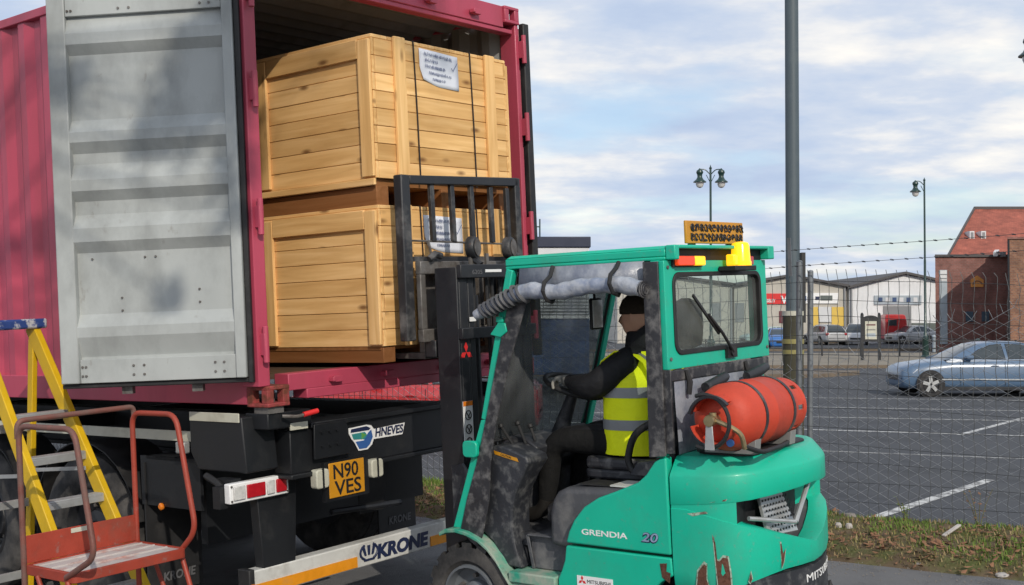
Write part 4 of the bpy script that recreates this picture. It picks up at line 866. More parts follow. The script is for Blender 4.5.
# --- curtains
roll = [(-1.04, 1.835), (-1.10, 1.862), (-1.20, 1.905), (-1.30, 1.935), (-1.42, 1.955), (-1.6, 1.952), (-1.78, 1.962), (-1.95, 1.975), (-2.09, 1.935)]
m = MB(); P_ = []; Rr = []
for i in range(len(roll) - 1):
    for j in range(8):
        t = j / 8; y = roll[i][0] + (roll[i + 1][0] - roll[i][0]) * t; z = roll[i][1] + (roll[i + 1][1] - roll[i][1]) * t
        s = (y + 1.04) / -1.05; P_.append((.565 + .012 * sin(y * 9), y, z + .006 * sin(y * 17))); Rr.append((.027 + .014 * min(1, s * 3.2)) * (1 + .07 * sin(s * 70) + .06 * sin(s * 23)))
m.tube(P_, Rr, 18); cr = m.build('curtain_roll', 'vinyl_roll', fk)
m = MB()
for k, r in enumerate((.038, .030, .022)): m.tube([(.565 + r * cos(a), -2.088 - .006 * k, 1.938 + r * sin(a)) for a in [2 * pi * q / 20 for q in range(20)]], .0045, 6, closed=True)
m.cyl((.565, -2.06, 1.945), (.565, -2.098, 1.937), .024, n=14); m.build('roll_end', 'dusty_vinyl', cr)
m = MB()
for y in (-1.10, -1.13, -1.16, -1.19, -1.22, -1.25, -1.28, -1.32, -1.36):
    s = (y + 1.04) / -1.05; r = (.027 + .014 * min(1, s * 3.2)) * 1.0; zc = 1.862 + (y + 1.10) / -.20 * .073 if y > -1.3 else 1.945
    m.tube([(.565 + r * cos(a), y + .025 * sin(a), zc + r * sin(a)) for a in [2 * pi * q / 18 for q in range(18)]], .010, 6, closed=True)
m.build('roll_wrinkles', 'grey_plastic', cr)
for y, zc in ((-1.53, 1.953), (-1.93, 1.974)):
    m = MB(); m.tube([(.618, y + .01, 2.078), (.590, y + .008, zc + .075), (.535, y + .006, zc + .045), (.510, y, zc), (.530, y - .006, zc - .045), (.57, y - .01, zc - .058), (.620, y, zc - .02)], .011, 8); m.build('curtain_strap', 'rubber', cr)
m = MB(); m.add([(.628, -1.30, 2.076), (.628, -2.06, 2.076), (.616, -2.06, 1.96), (.600, -1.30, 1.93)], [(0, 1, 2, 3)]); v_ = m.build('valance', 'clear_vinyl', fk); sd = v_.modifiers.new('t', 'SOLIDIFY'); sd.thickness = .003
fl = [(-1.255, 1.99), (-1.375, 1.97), (-1.225, 1.60), (-1.115, 1.28), (-1.06, 1.05), (-1.04, .85), (-.985, .66), (-.945, .585), (-.89, .62), (-.83, .68), (-.885, .85), (-.965, 1.05), (-1.04, 1.28), (-1.135, 1.60)]
m = MB(); m.prism(fl, 'x', .607, .616); m.build('front_flap', 'dusty_vinyl', fk, bev=.003)
m = MB(); m.prism([(-2.075, 2.07), (-2.160, 2.07), (-2.157, 1.14), (-2.065, 1.13), (-2.072, 1.6)], 'x', .585, .597); m.build('side_flap', 'dusty_vinyl', fk, bev=.003)
m = MB(); m.box(.60, .615, -2.195, -2.11, 1.15, 1.55); m.build('side_flap', 'dusty_vinyl', fk, bev=.003)
m = MB(); m.box(.62, mx(.62), -2.185, -2.168, 1.49, 1.546); m.build('curtain_header', 'dusty_vinyl', fk, bev=.006)
m = MB(); vs_ = []; 
for j in range(7):
    for i in range(15): u, v = i / 14, j / 6; vs_.append((.66 + u * .95, -2.178 - .012 * sin(u * 11 + v * 2) * v, 1.49 - .35 * v))
m.add(vs_, [(j * 15 + i, j * 15 + i + 1, (j + 1) * 15 + i + 1, (j + 1) * 15 + i) for j in range(6) for i in range(14)]); m.build('rear_curtain', 'clear_vinyl', fk)
for x in (.76, 1.38):
    m = MB(); m.tube([(x, -2.19, 1.54), (x + .005, -2.205, 1.48), (x, -2.20, 1.42)], [.012, .016, .013], 8); m.build('curtain_strap', 'rubber', fk)
m = MB(); m.tube([(.86, -2.235, 1.445), (.98, -2.25, 1.47), (1.06, -2.24, 1.485)], [.026, .030, .024], 10); m.build('rolled_rear_flap', 'worn_black', fk); m = MB(); m.tube([(1.30, -2.235, 1.465), (1.42, -2.25, 1.485), (1.52, -2.24, 1.50)], [.024, .028, .022], 10); m.build('rolled_rear_flap', 'worn_black', fk)
# windscreen and small cab fittings
m = MB(); m.add([(.69, -1.245, 2.05), (mx(.69), -1.245, 2.05), (mx(.69), -.985, 1.15), (.69, -.985, 1.15)], [(0, 1, 2, 3)]); ws = m.build('windscreen', 'scratched_glass', fk); sd = ws.modifiers.new('t', 'SOLIDIFY'); sd.thickness = .004
m = MB(); m.tube([(.69, -1.25, 2.05), (mx(.69), -1.25, 2.05), (mx(.69), -.99, 1.15), (.69, -.99, 1.15)], .010, 6, closed=True); m.build('windscreen_seal', 'rubber', ws)
m = MB(); m.prism([(-1.10, 1.735), (-1.16, 1.80), (-1.205, 1.795), (-1.215, 1.75), (-1.17, 1.72)], 'x', .60, .612); m.prism([(-1.145, 1.83), (-1.19, 1.83), (-1.19, 1.80), (-1.145, 1.80)], 'x', .60, .616); m.build('door_catch', 'teal', fk, bev=.004)
m = MB(); m.prism(rrect(-.985, -.885, 1.075, 1.165, .025), 'x', .585, .612); m.build('door_hinge', 'teal', fk, bev=.006)
m = MB(); m.box(.98, 1.085, -1.50, -1.482, 1.735, 1.905); mr_ = m.build('interior_mirror', 'rubber', fk, bev=.012); m = MB(); m.box(.987, 1.078, -1.506, -1.501, 1.745, 1.895); m.build('mirror_face', 'lens_clear', mr_, bev=.01); m = MB(); m.tube([(1.03, -1.49, 1.90), (1.03, -1.48, 2.065)], .008, 8); m.build('mirror_stalk', 'rubber', mr_)
m = MB(); m.bar((.70, -1.30, 1.99), (.70, -1.235, 1.78), .012, .075, (0, 1, 0)); m.build('side_mirror', 'scratched_glass', fk); m = MB(); m.tube([(.70, -1.34, 2.05), (.70, -1.27, 1.97), (.70, -1.27, 1.90)], .010, 6); m.build('mirror_arm', 'rubber', fk)
# --- mast
MX0, MX1 = .855, 1.545
for s, x0 in ((1, MX0), (-1, MX1)):
    m = MB(); a, b = sorted((x0, x0 + s * .02)); m.box(a, b, -.665, -.50, .12, 2.115); a, b = sorted((x0 + s * .021, x0 + s * .085)); m.box(a, b, -.665, -.64, .12, 2.115); m.box(a, b, -.525, -.50, .12, 2.115); m.build('outer_mast_rail', 'black_steel', fk, bev=.004)
    m = MB(); a, b = sorted((x0 + s * .092, x0 + s * .11)); m.box(a, b, -.655, -.49, .20, 2.10); a, b = sorted((x0 + s * .111, x0 + s * .16)); m.box(a, b, -.655, -.63, .20, 2.10); m.box(a, b, -.51, -.49, .20, 2.10); m.build('inner_mast_rail', 'black_steel', fk, bev=.004)
    m = MB(); m.cyl((x0 + s * .215, -.60, .25), (x0 + s * .215, -.60, 1.95), .034, n=16); m.cyl((x0 + s * .215, -.60, 1.95), (x0 + s * .215, -.60, 2.12), .02, n=12); m.build('lift_cylinder', 'black_steel', fk)
    m = MB(); m.box(x0 + s * .27 - .012, x0 + s * .27 + .012, -.56, -.545, .8, 2.2); m.build('lift_chain', 'worn_steel', fk)
    m = MB(); m.tube([(x0 + s * .32, -.62, 2.05), (x0 + s * .315, -.64, 1.5), (x0 + s * .30, -.62, .9)], .011, 8); m.build('hydraulic_hose', 'rubber', fk)
m = MB(); m.box(MX0 + .001, MX1 - .001, -.70, -.666, 2.05, 2.128); xb = m.build('mast_head', 'black_steel', fk, bev=.005)
text('mast_number', '6205', .036, (MX0 + .10, -.7005, 2.072), (1, 0, 0), (0, 0, 1), 'grey_print', xb, ext=.0008, width=.09); m = MB(); m.box(MX0 + .22, MX0 + .37, -.703, -.7005, 2.082, 2.098); m.build('mast_label', 'white_print', xb)
m = MB(); m.box(MX0 - .004, MX1 + .004, -.70, -.666, 1.70, 1.765); m.build('mast_crossbar', 'black_steel', fk, bev=.005); m = MB(); m.box(MX0 + .10, MX0 + .155, -.669, -.6655, 1.80, 1.825); m.build('mast_label', 'white_print', fk)
m = MB(); m.box(MX0 + .09, MX1 - .09, -.665, -.63, .30, .42); m.build('mast_crossbar', 'black_steel', fk)
m = MB(); emblem(m, (.912, -.6668, 1.625), (1, 0, 0), (0, 0, 1), .030); m.build('mast_emblem', 'red_print', fk)
m = MB(); m.box(.862, .945, -.669, -.6655, 1.065, 1.345); d = m.build('mast_decal', 'white_print', fk); m = MB(); m.box(.862, .945, -.6705, -.6693, 1.318, 1.345); m.build('decal_header', 'lens_amber', d)
m = MB()
for z in (1.265, 1.185, 1.11):
    m.tube([(.903 + .026 * cos(t), -.670, z + .026 * sin(t)) for t in [2 * pi * q / 14 for q in range(14)]], .0035, 5, closed=True); m.bar((.888, -.670, z + .015), (.915, -.670, z - .018), .006, .002, (0, 1, 0)); m.bar((.90, -.670, z - .016), (.92, -.670, z + .012), .006, .002, (0, 1, 0))
m.build('decal_pictograms', 'strap_dark', d); d.children[-1]['kind'] = 'stuff'
for x in (1.15, 1.50):
    m = MB(); m.lathe([(.001, -.03), (.045, -.03), (.062, -.026), (.068, -.018), (.068, .018), (.062, .026), (.045, .03), (.001, .03)], (x, -.55, 2.235), (.35, -1, 0), 26); sh = m.build('work_lamp', 'worn_black', fk); m = MB(); m.lathe([(.001, .0305), (.030, .032), (.052, .031), (.052, .036), (.001, .040)], (x, -.55, 2.235), (.35, -1, 0), 22); m.build('lamp_glass', 'worn_steel', sh)
    m = MB(); m.tube([(x, -.55, 2.17), (x + .01, -.60, 2.13)], .02, 8); m.build('lamp_stalk', 'black_steel', sh)
# --- carriage, load guard, forks
m = MB(); m.box(.80, 1.82, -.445, -.40, 2.085, 2.16); m.box(.80, 1.82, -.445, -.40, 1.69, 1.765)
for x in (.80, .995, 1.33, 1.60, 1.775): m.box(x, x + .045, -.440, -.405, 1.765, 2.085)
m.build('carriage', 'worn_steel', fk, bev=.005)
m = MB(); m.tube([(.86, -.46, 2.17), (.90, -.47, 2.20), (.96, -.46, 2.19)], .022, 8); m.build('fork_stop', 'worn_black', fk); m = MB(); m.tube([(1.60, -.46, 2.17), (1.64, -.47, 2.20), (1.70, -.46, 2.19)], .022, 8); m.build('fork_stop', 'worn_black', fk)
m = MB()
for x in (1.0, 1.40): m.box(x, x + .05, -.50, -.446, 1.72, 2.12)
m.build('roller_bracket', 'worn_black', fk)
gd = MB(); gd.box(.715, .79, -.40, -.335, 1.70, 2.665); lgd = gd.build('load_guard', 'worn_black', fk, bev=.008)
m = MB(); m.box(1.785, 1.84, -.40, -.335, 2.16, 2.697); m.build('guard_post', 'worn_black', lgd, bev=.006)
m = MB(); m.hexa([(.79, -.40, 2.612), (1.82, -.40, 2.645), (1.82, -.35, 2.645), (.79, -.35, 2.612), (.79, -.40, 2.664), (1.82, -.40, 2.70), (1.82, -.35, 2.70), (.79, -.35, 2.664)]); m.build('guard_top_bar', 'black_steel', lgd, bev=.006)
for x in (.985, 1.17, 1.355, 1.545, 1.71): m = MB(); m.hexa([(x, -.385, 2.28), (x + .035, -.385, 2.28), (x + .035, -.36, 2.28), (x, -.36, 2.28), (x - .005, -.385, 2.63), (x + .03, -.385, 2.63), (x + .03, -.36, 2.63), (x - .005, -.36, 2.63)]); m.build('guard_bar', 'worn_black', lgd, bev=.003)
m = MB(); m.tube([(.78, -.37, 2.285), (1.80, -.37, 2.27)], .006, 6); m.tube([(.96, -.37, 2.28), (.96, -.40, 2.15)], .009, 6); m.build('guard_wire', 'worn_steel', lgd)
m = MB(); m.box(.80, 1.83, -.40, -.36, 2.162, 2.19); m.build('guard_rail', 'worn_black', lgd)
for x in (.93, 1.54):
    m = MB(); m.box(x, x + .12, -.334, -.290, 1.625, 2.12); m.hexa([(x, -.334, 1.585), (x + .12, -.334, 1.585), (x + .11, .70, 1.60), (x + .01, .70, 1.60), (x, -.334, 1.625), (x + .12, -.334, 1.625), (x + .11, .70, 1.612), (x + .01, .70, 1.612)]); m.build('fork', 'worn_steel', fk, bev=.004)
m = MB(); m.box(.86, .92, -.48, -.40, 1.60, 1.70); m.box(1.05, 1.25, -.47, -.40, 1.60, 1.69); m.build('carriage_hook', 'worn_black', fk, bev=.006)
# tilt cylinders and a small tangle of hoses low at the mast
for x in (.88, mx(.88)): m = MB(); m.cyl((x, -.95, .72), (x, -.68, .62), .035, n=14); m.build('tilt_cylinder', 'black_steel', fk)
m = MB(); m.prism([(-.70, .62), (-.70, 1.0), (-.78, 1.02), (-.86, .92), (-.84, .68)], 'x', .70, .72); m.build('mast_guard_plate', 'dark_plastic', fk, bev=.004)
# gas bottle cradle
for x in (.74, 1.12): m = MB(); m.prism([(-2.56, 1.15), (-2.30, 1.15), (-2.29, 1.22), (-2.33, 1.20), (-2.38, 1.165), (-2.48, 1.165), (-2.53, 1.20), (-2.57, 1.22)], 'x', x - .03, x + .03); m.build('bottle_cradle', 'inside_grey', fk, bev=.003)
# ================================================================== GAS BOTTLE
GY, GZ, GR = -2.43, 1.322, .160
gb = thing('gas_bottle', 'orange gas cylinder lying strapped across the back of the forklift', 'gas cylinder', (.92, GY, GZ - GR), YARD)
m = MB(); m.lathe([(.02, .600), (.06, .602), (.105, .615), (.138, .640), (.152, .675), (GR, .71), (GR, .91), (GR + .0025, .915), (GR + .0025, .925), (GR, .93), (GR, 1.13), (.150, 1.165), (.13, 1.20), (.10, 1.215), (.01, 1.22)], (0, GY, GZ), (1, 0, 0), 36); bd = m.build('bottle_body', 'gas_orange', gb)
def arc_plate(r, x0, x1, a0, a1, t, n=14):
    m = MB(); rings = []
    for k in range(n + 1):
        a = RAD(a0 + (a1 - a0) * k / n); cy, sz = cos(a), sin(a); rings.append([(x0, GY + r * cy, GZ + r * sz), (x1, GY + r * cy, GZ + r * sz), (x1, GY + (r - t) * cy, GZ + (r - t) * sz), (x0, GY + (r - t) * cy, GZ + (r - t) * sz)])
    return m.loft(rings)
m = arc_plate(.112, .545, .62, 20, 130, .006); m.build('collar', 'gas_orange', bd); m = arc_plate(.112, .545, .62, 200, 345, .006); m.build('collar', 'gas_orange', bd)
m = arc_plate(.118, .535, .56, 15, 140, .014); m.build('collar_rim', 'black_steel', bd)
m = MB()
for a in range(0, 360, 45):
    q = arc_plate(.140, 1.17, 1.275, a + 5, a + 40, .005, 4); m.v += []; m.add(q.v, q.f)
rings = arc_plate(.141, 1.245, 1.28, 0, 360, .007, 32); m.add(rings.v, rings.f); m.build('foot_ring', 'gas_orange', bd)
for x in (.80, 1.10):
    m = arc_plate(GR + .004, x - .012, x + .012, 0, 360, .005, 36); m.build('bottle_strap', 'worn_black', gb)
m = MB(); m.cyl((.60, GY, GZ), (.555, GY, GZ), .024, n=14); m.cyl((.57, GY, GZ - .02), (.57, GY, GZ + .035), .018, n=12); m.lathe([(.026, -.012), (.030, 0), (.026, .012)], (.535, GY, GZ), (1, 0, 0), 14); m.build('valve', 'brass', gb)
m = MB(); m.hexa([(.528, GY - .022, GZ - .135), (.534, GY - .022, GZ - .135), (.534, GY + .030, GZ - .135), (.528, GY + .030, GZ - .135), (.528, GY - .014, GZ + .01), (.534, GY - .014, GZ + .01), (.534, GY + .016, GZ + .01), (.528, GY + .016, GZ + .01)]); m.build('valve_tag', 'alloy', gb, bev=.003)
m = MB(); m.tube(fillet([(.555, GY - .02, GZ), (.56, GY - .10, GZ - .03), (.58, GY - .135, GZ - .06), (.60, GY - .14, GZ - .13)], .03, 4), .012, 8); m.build('outlet_pipe', 'brass', gb)
m = MB(); m.tube(fillet([(.60, GY - .14, GZ - .12), (.70, GY - .17, GZ - .158), (.95, GY - .15, GZ - .160), (1.16, GY - .10, GZ - .160), (1.18, GY + .02, GZ - .158), (.95, GY + .05, GZ - .160), (.70, GY + .16, GZ - .158)], .08, 6), .012, 10); m.tube([(.545, GY + .03 + .125 * cos(RAD(t)), GZ - .005 + .125 * sin(RAD(t))) for t in range(70, 300, 14)], .010, 8); m.build('hose', 'rubber', gb)
m = MB(); m.cyl((.60, GY - .07, GZ - .105), (.588, GY - .07, GZ - .105), .018, n=12); m.build('blue_cap', 'blue_print', gb)
# ================================================================== DRIVER
def skin_mesh(vs, es, rad, root=0, sub=2):
    me = bpy.data.meshes.new('sk'); me.from_pydata([Vector(v) for v in vs], es, []); ob = bpy.data.objects.new('sk', me); COL.objects.link(ob)
    ob.modifiers.new('s', 'SKIN'); 
    for i, r in enumerate(rad):
        d = me.skin_vertices[0].data[i]; d.radius = r if isinstance(r, tuple) else (r, r); d.use_root = (i == root)
    ss = ob.modifiers.new('u', 'SUBSURF'); ss.levels = ss.render_levels = sub
    dg = bpy.context.evaluated_depsgraph_get(); out = bpy.data.meshes.new_from_object(ob.evaluated_get(dg)); COL.objects.unlink(ob); bpy.data.objects.remove(ob); return out
V = []; E_ = []; RD = []
def jn(p, r, par=None):
    V.append(p); RD.append(r); 
    if par is not None: E_.append((par, len(V) - 1))
    return len(V) - 1
def limb(par, seq):
    for p, r in seq: par = jn(p, r, par)
    return par
PX = XC + .01
pel = jn((PX, -1.705, 1.135), (.150, .115)); sp = jn((PX, -1.70, 1.29), (.150, .112), pel); ch = jn((PX, -1.70, 1.46), (.165, .120), sp); nb_ = jn((PX, -1.69, 1.60), (.10, .085), ch); nk = jn((PX, -1.672, 1.675), .062, nb_)
for s in (-1, 1):
    sh_ = jn((PX + s * .175, -1.695, 1.575), .092, ch); hx = PX + s * .135
    el = limb(sh_, [((PX + s * .225, -1.635, 1.500), .086), ((PX + s * .240, -1.535, 1.430), .082), ((PX + s * .215, -1.44, 1.440), .070), ((PX + s * .180, -1.345, 1.468), .050)])
    ha = limb(el, [((PX + s * .172, -1.305, 1.466), .030), ((PX + s * .165, -1.270, 1.462), .034)])
    for k, (dx, dy, dz) in enumerate(((.035, .030, .012), (.015, .042, .016), (-.006, .046, .014), (-.026, .044, .008))):
        b0 = (PX + s * (.165 + dx * .55), -1.270 + dy * .6, 1.462 + dz); b1 = (PX + s * (.168 + dx), -1.270 + dy, 1.446 + dz * .4); b2 = (PX + s * (.165 + dx), -1.266 + dy * .75, 1.415); limb(ha, [(b0, .0105), (b1, .0095), (b2, .008)])
    limb(el, [((PX + s * .145, -1.315, 1.456), .013), ((PX + s * .130, -1.285, 1.445), .010), ((PX + s * .130, -1.255, 1.432), .008)])
    hp = jn((PX + s * .10, -1.70, 1.125), .105, pel); lx = PX + s * .155
    limb(hp, [((PX + s * .13, -1.45, 1.145), .092), ((lx, -1.235, 1.135), .076), ((lx, -1.175, 1.06), .068), ((lx, -1.150, .90), .062), ((lx, -1.120, .755), .046), ((lx, -1.06, .715), .044), ((lx, -.955, .700), .036)])
body = skin_mesh(V, E_, RD)
# head: shaped sphere with nose, brow, chin and ears, joined to the same mesh
bm = bmesh.new(); bm.from_mesh(body)
hm = bmesh.new(); bmesh.ops.create_uvsphere(hm, u_segments=28, v_segments=20, radius=1)
HC = Vector((PX, -1.688, 1.79))
for v in hm.verts:
    x, y, z = v.co
    p = Vector((x * .074, y * .098, z * .118))
    if z < -.2: p.y += .012 * (-z) * (1 if y > 0 else -.2); p.x *= 1 - .28 * (-z - .2)
    if y > .35: p.y += .004
    front = max(0, y - .75) / .25
    nose = math.exp(-((x / .16) ** 2)) * math.exp(-(((z + .12) / .20) ** 2)) * (y > .3); p.y += .034 * nose
    eye = math.exp(-(((abs(x) - .36) / .16) ** 2)) * math.exp(-(((z - .06) / .12) ** 2)) * (y > .3); p.y -= .010 * eye
    brow = math.exp(-(((z - .22) / .10) ** 2)) * (y > .5); p.y += .006 * brow
    mouth = math.exp(-((x / .32) ** 2)) * math.exp(-(((z + .50) / .06) ** 2)) * (y > .3); p.y -= .005 * mouth
    lip = math.exp(-((x / .28) ** 2)) * (math.exp(-(((z + .42) / .05) ** 2)) + math.exp(-(((z + .58) / .05) ** 2))) * (y > .3); p.y += .005 * lip
    ear = math.exp(-(((y + .02) / .16) ** 2)) * math.exp(-(((z - .0) / .26) ** 2)) * (abs(x) > .8); p.x += (1 if x > 0 else -1) * .018 * ear
    v.co = HC + p
tmp = bpy.data.meshes.new('h'); hm.to_mesh(tmp); hm.free(); bm.from_mesh(tmp); bm.normal_update()
skz = {}
for fc in bm.faces:
    c = fc.calc_center_median()
    if c.z > 1.665 and c.y > -1.80 and abs(c.x - PX) < .12: fc.material_index = 1
    elif c.y > -1.335 and c.z > 1.40: fc.material_index = 2
    elif c.z < .80: fc.material_index = 4
    elif c.z < 1.20 and c.y > -1.72 or c.z < 1.13: fc.material_index = 3
    else: fc.material_index = 0
    fc.smooth = True
YB = Vector((PX, -1.72, 1.05))
for v in bm.verts: v.co -= YB
pme = bpy.data.meshes.new('person'); bm.to_mesh(pme); bm.free()
for k in ('jacket', 'skin', 'bluish_glove', 'trousers', 'boot'): pme.materials.append(MATS[k])
person = bpy.data.objects.new('person', pme); COL.objects.link(person); person.matrix_world = YARD @ Matrix.Translation(YB); BASEPT[person.name] = YB
tag(person, 'driver in yellow high visibility vest, black jacket and brown beanie gripping the steering wheel', 'person')
def oval(cx, cy, z, rx, ry, n=28): return [(cx + rx * math.copysign(abs(cos(2 * pi * k / n)) ** .75, cos(2 * pi * k / n)), cy + ry * math.copysign(abs(sin(2 * pi * k / n)) ** .75, sin(2 * pi * k / n)), z) for k in range(n)]
def torso(z):
    t = (z - 1.08) / .56
    return (.222 + .012 * sin(t * 3), .188 - .02 * t) if t < .72 else (.222 - .42 * (t - .72) ** 1.2 * 1.1, .174 - .25 * (t - .72))
m = MB(); m.loft([oval(PX, -1.690, z, *torso(z)) for z in [1.075 + .03 * k for k in range(19)]], caps=False)
vest = m.build('vest', 'hivis', person); tag(vest, 'fluorescent yellow vest with grey reflective bands')
for z in (1.235, 1.405):
    m = MB(); m.loft([oval(PX, -1.690, zz_, torso(zz_)[0] + .003, torso(zz_)[1] + .003) for zz_ in (z - .027, z, z + .027)], caps=False); m.build('reflective_band', 'reflective', vest)
for s in (-1, 1):
    m = MB(); m.add([], [])
    pts = [(PX + s * .115, -1.690 + .172, 1.42), (PX + s * .118, -1.690 + .166, 1.50), (PX + s * .12, -1.690 + .13, 1.575), (PX + s * .122, -1.690 + .04, 1.628), (PX + s * .122, -1.690 - .05, 1.628), (PX + s * .12, -1.690 - .13, 1.57), (PX + s * .118, -1.690 - .165, 1.50), (PX + s * .115, -1.690 - .172, 1.42)]
    m.loft([[(x - .028, y, z), (x + .028, y, z), (x + .028, y, z - .006), (x - .028, y, z - .006)] for x, y, z in pts]); m.build('reflective_band', 'reflective', vest)
    pts2 = [(x, y + (0), z) for x, y, z in pts]
    m = MB(); m.loft([[(x - .075, y * 1, z - .004), (x + .058, y, z - .010), (x + .058, y, z - .016), (x - .075, y, z - .012)] for x, y, z in pts]); m.build('vest_shoulder', 'hivis', vest)
m = MB(); m.lathe([(.060, 1.615), (.074, 1.64), (.074, 1.675), (.070, 1.705), (.058, 1.70)], (PX, -1.690, 0), (0, 0, 1), 22); m.build('jacket_collar', 'jacket', person)
m = MB(); m.loft([[(PX + rx * cos(a), -1.715 + ry * sin(a) , z + .055 * max(0, -sin(a))) for a in [2 * pi * q / 24 for q in range(24)]] for z, rx, ry in ((1.60, .11, .10), (1.64, .108, .105), (1.685, .098, .100), (1.715, .088, .092), (1.72, .078, .080), (1.69, .070, .070))], caps=False); m.build('hood', 'jacket', person)
m = MB(); m.loft([oval(PX, -1.694, z + .006, rx, ry, 24) for z, rx, ry in ((1.805, .080, .105), (1.81, .085, .110), (1.845, .085, .109), (1.852, .081, .104), (1.880, .074, .092), (1.903, .055, .068), (1.914, .03, .036), (1.917, .004, .004))]); m.build('beanie', 'beanie', person)
for s in (-1, 1): m = MB(); m.lathe([(.001, -.004), (.008, -.003), (.0105, 0), (.008, .003), (.001, .004)], (PX + s * .027, -1.688 + .086, 1.797), (0, 1, 0), 12); m.build('eye', 'black_print', person)
m = MB(); m.box(PX - .292, PX - .288, -1.43, -1.405, 1.12, 1.19)
# ================================================================== FENCE (on the verge, parallel to the trailer)
FX = 4.93
fn = thing('chain_link_fence', 'galvanised wire fence with barbed wire along the grass verge', 'fence', (FX, 0, 0), YARD)
for y, h, r in ((-.865, 2.117, .026), (-.96, 2.03, .024), (-4.0, 2.1, .026), (2.2, 2.1, .026), (5.3, 2.1, .026), (8.4, 2.1, .026), (11.5, 2.1, .026)):
    m = MB(); m.cyl((FX - .01, y + .072, -.25), (FX + .085, y, h), r, n=12); m.lathe([(r + .002, h), (r * .8, h + .012), (.002, h + .016)], (FX + .085, y, 0), (0, 0, 1), 12); m.build('post', 'galv', fn)
def chtop(y): return 1.37 + .55 * smooth((y + .6) / .5) + .10 * sin(y * 2.1) + (.22 * smooth((-y - 1.85) / .35)) + .07 * sin(y * 9)
m = MB(); p = .078; n = int(17 / p)
for k in range(n):
    y0 = -4.8 + k * p; zt = chtop(y0); pts = []; z = .02; j = 0
    while z < zt:
        sag = .012 * sin(y0 * 3 + z * 4); pts.append((FX + .03 + .004 * (1 if j % 2 else -1) + sag, y0 + (p * .5 if (j + k) % 2 else -p * .5) * 1.02, z)); z += p * .55; j += 1
    pts.append((FX + .03 - .01, y0 + random.uniform(-.02, .02), z + random.uniform(0, .05)))
    m.tube(pts, .0028, 3, caps=False)
o = m.build('chain_link', 'wire_galv', fn, ang=0, recalc=False); tag(o, kind='stuff')
m = MB(); p = .083; n = int(17 / p)
def gtop(y): return 2.0 - .055 * max(0, -y - 1.0) - .02 * sin(y * 1.3)
for k in range(n):
    y0 = -4.8 + k * p; zt = gtop(y0); pts = [(FX - .01, y0, .02)]; z = .12
    while z < zt: pts.append((FX - .012 + .003 * sin(z * 31 + k), y0 + .003 * sin(z * 5.3 + k * .7) + (.006 if int(z / .13) % 2 else -.005), z)); z += .10
    pts.append((FX - .01, y0 + .018, zt + .03)); m.tube([(a + .035 * c, b - .03 * c, c) for a, b, c in pts], .0030, 3, caps=False)
for j in range(13):
    pts = []
    for i in range(70):
        y = -4.8 + 17 * i / 69; pts.append((FX - .014, y, (gtop(y) - .06) * (1 - j / 13.2) + .012 * sin(y * 2 + j * 1.7)))
    m.tube(pts, .0024, 3, caps=False)
o = m.build('wire_grid', 'wire_dark', fn, ang=0, recalc=False); tag(o, kind='stuff')
for z0, z1 in ((2.21, .0155), (2.075, .0207)):
    m = MB(); pts = []
    for i in range(60):
        y = 6 - 10.5 * i / 59; pts.append((FX - .02, y, z0 + z1 * (-.55 - y) - .012 * sin((y + .86) / 3.1 * pi) ** 2))
    m.tube(pts, .0026, 4, caps=False)
    y = 5.9
    while y > -4.4:
        z = z0 + z1 * (-.55 - y) - .012 * sin((y + .86) / 3.1 * pi) ** 2
        for a in (.5, 2.1): m.tube([(FX - .02, y - .014, z - .007 * sin(a)), (FX - .02 + .006, y + .004, z + .008 * cos(a)), (FX - .02, y + .016, z + .010 * sin(a))], .0018, 4, caps=False)
        m.tube([(FX - .02, y - .012, z), (FX - .02, y + .012, z)], .0042, 5); y -= .115
    m.build('barbed_wire', 'wire_dark', fn, ang=0, recalc=False)
m = MB(); m.bar((FX - .02, -.83, 2.0), (FX - .02, -.83, 2.32), .012, .03, (0, 1, 0)); m.build('wire_bracket', 'galv', fn)
# ================================================================== TALL POLE
pl_ = thing('tall_pole', 'tall slate grey steel column with banded wider base behind the fence', 'pole', (4.215, 18, 0))
m = MB(); m.tube([(4.215, 18, 2.1), (4.215, 18, 13)], [.105, .095], 20); m.build('shaft', 'pole_grey', pl_)
m = MB(); m.cyl((4.215, 18, -.1), (4.215, 18, 2.13), .152, n=20)
pm('mossy_wrap', (.045, .042, .025), .8, 0, .3, 4., ((.10, .10, .045), .5, .7, 6., .6), bump=.2, bs=30)
pm('wet_yellow', (.26, .23, .08), .6, 0, .2, 6.)
m.build('base', 'mossy_wrap', pl_)
for z in (2.14, 1.72, 1.56): m = MB(); m.cyl((4.215, 18, z - .035), (4.215, 18, z + .035), .160, n=20); m.build('band', 'wet_yellow' if z < 2 else 'cream_strip', pl_)
m = MB(); m.box(4.33, 4.39, 17.93, 18.05, 2.0, 3.05); m.build('pipe_box', 'chassis_black', pl_)
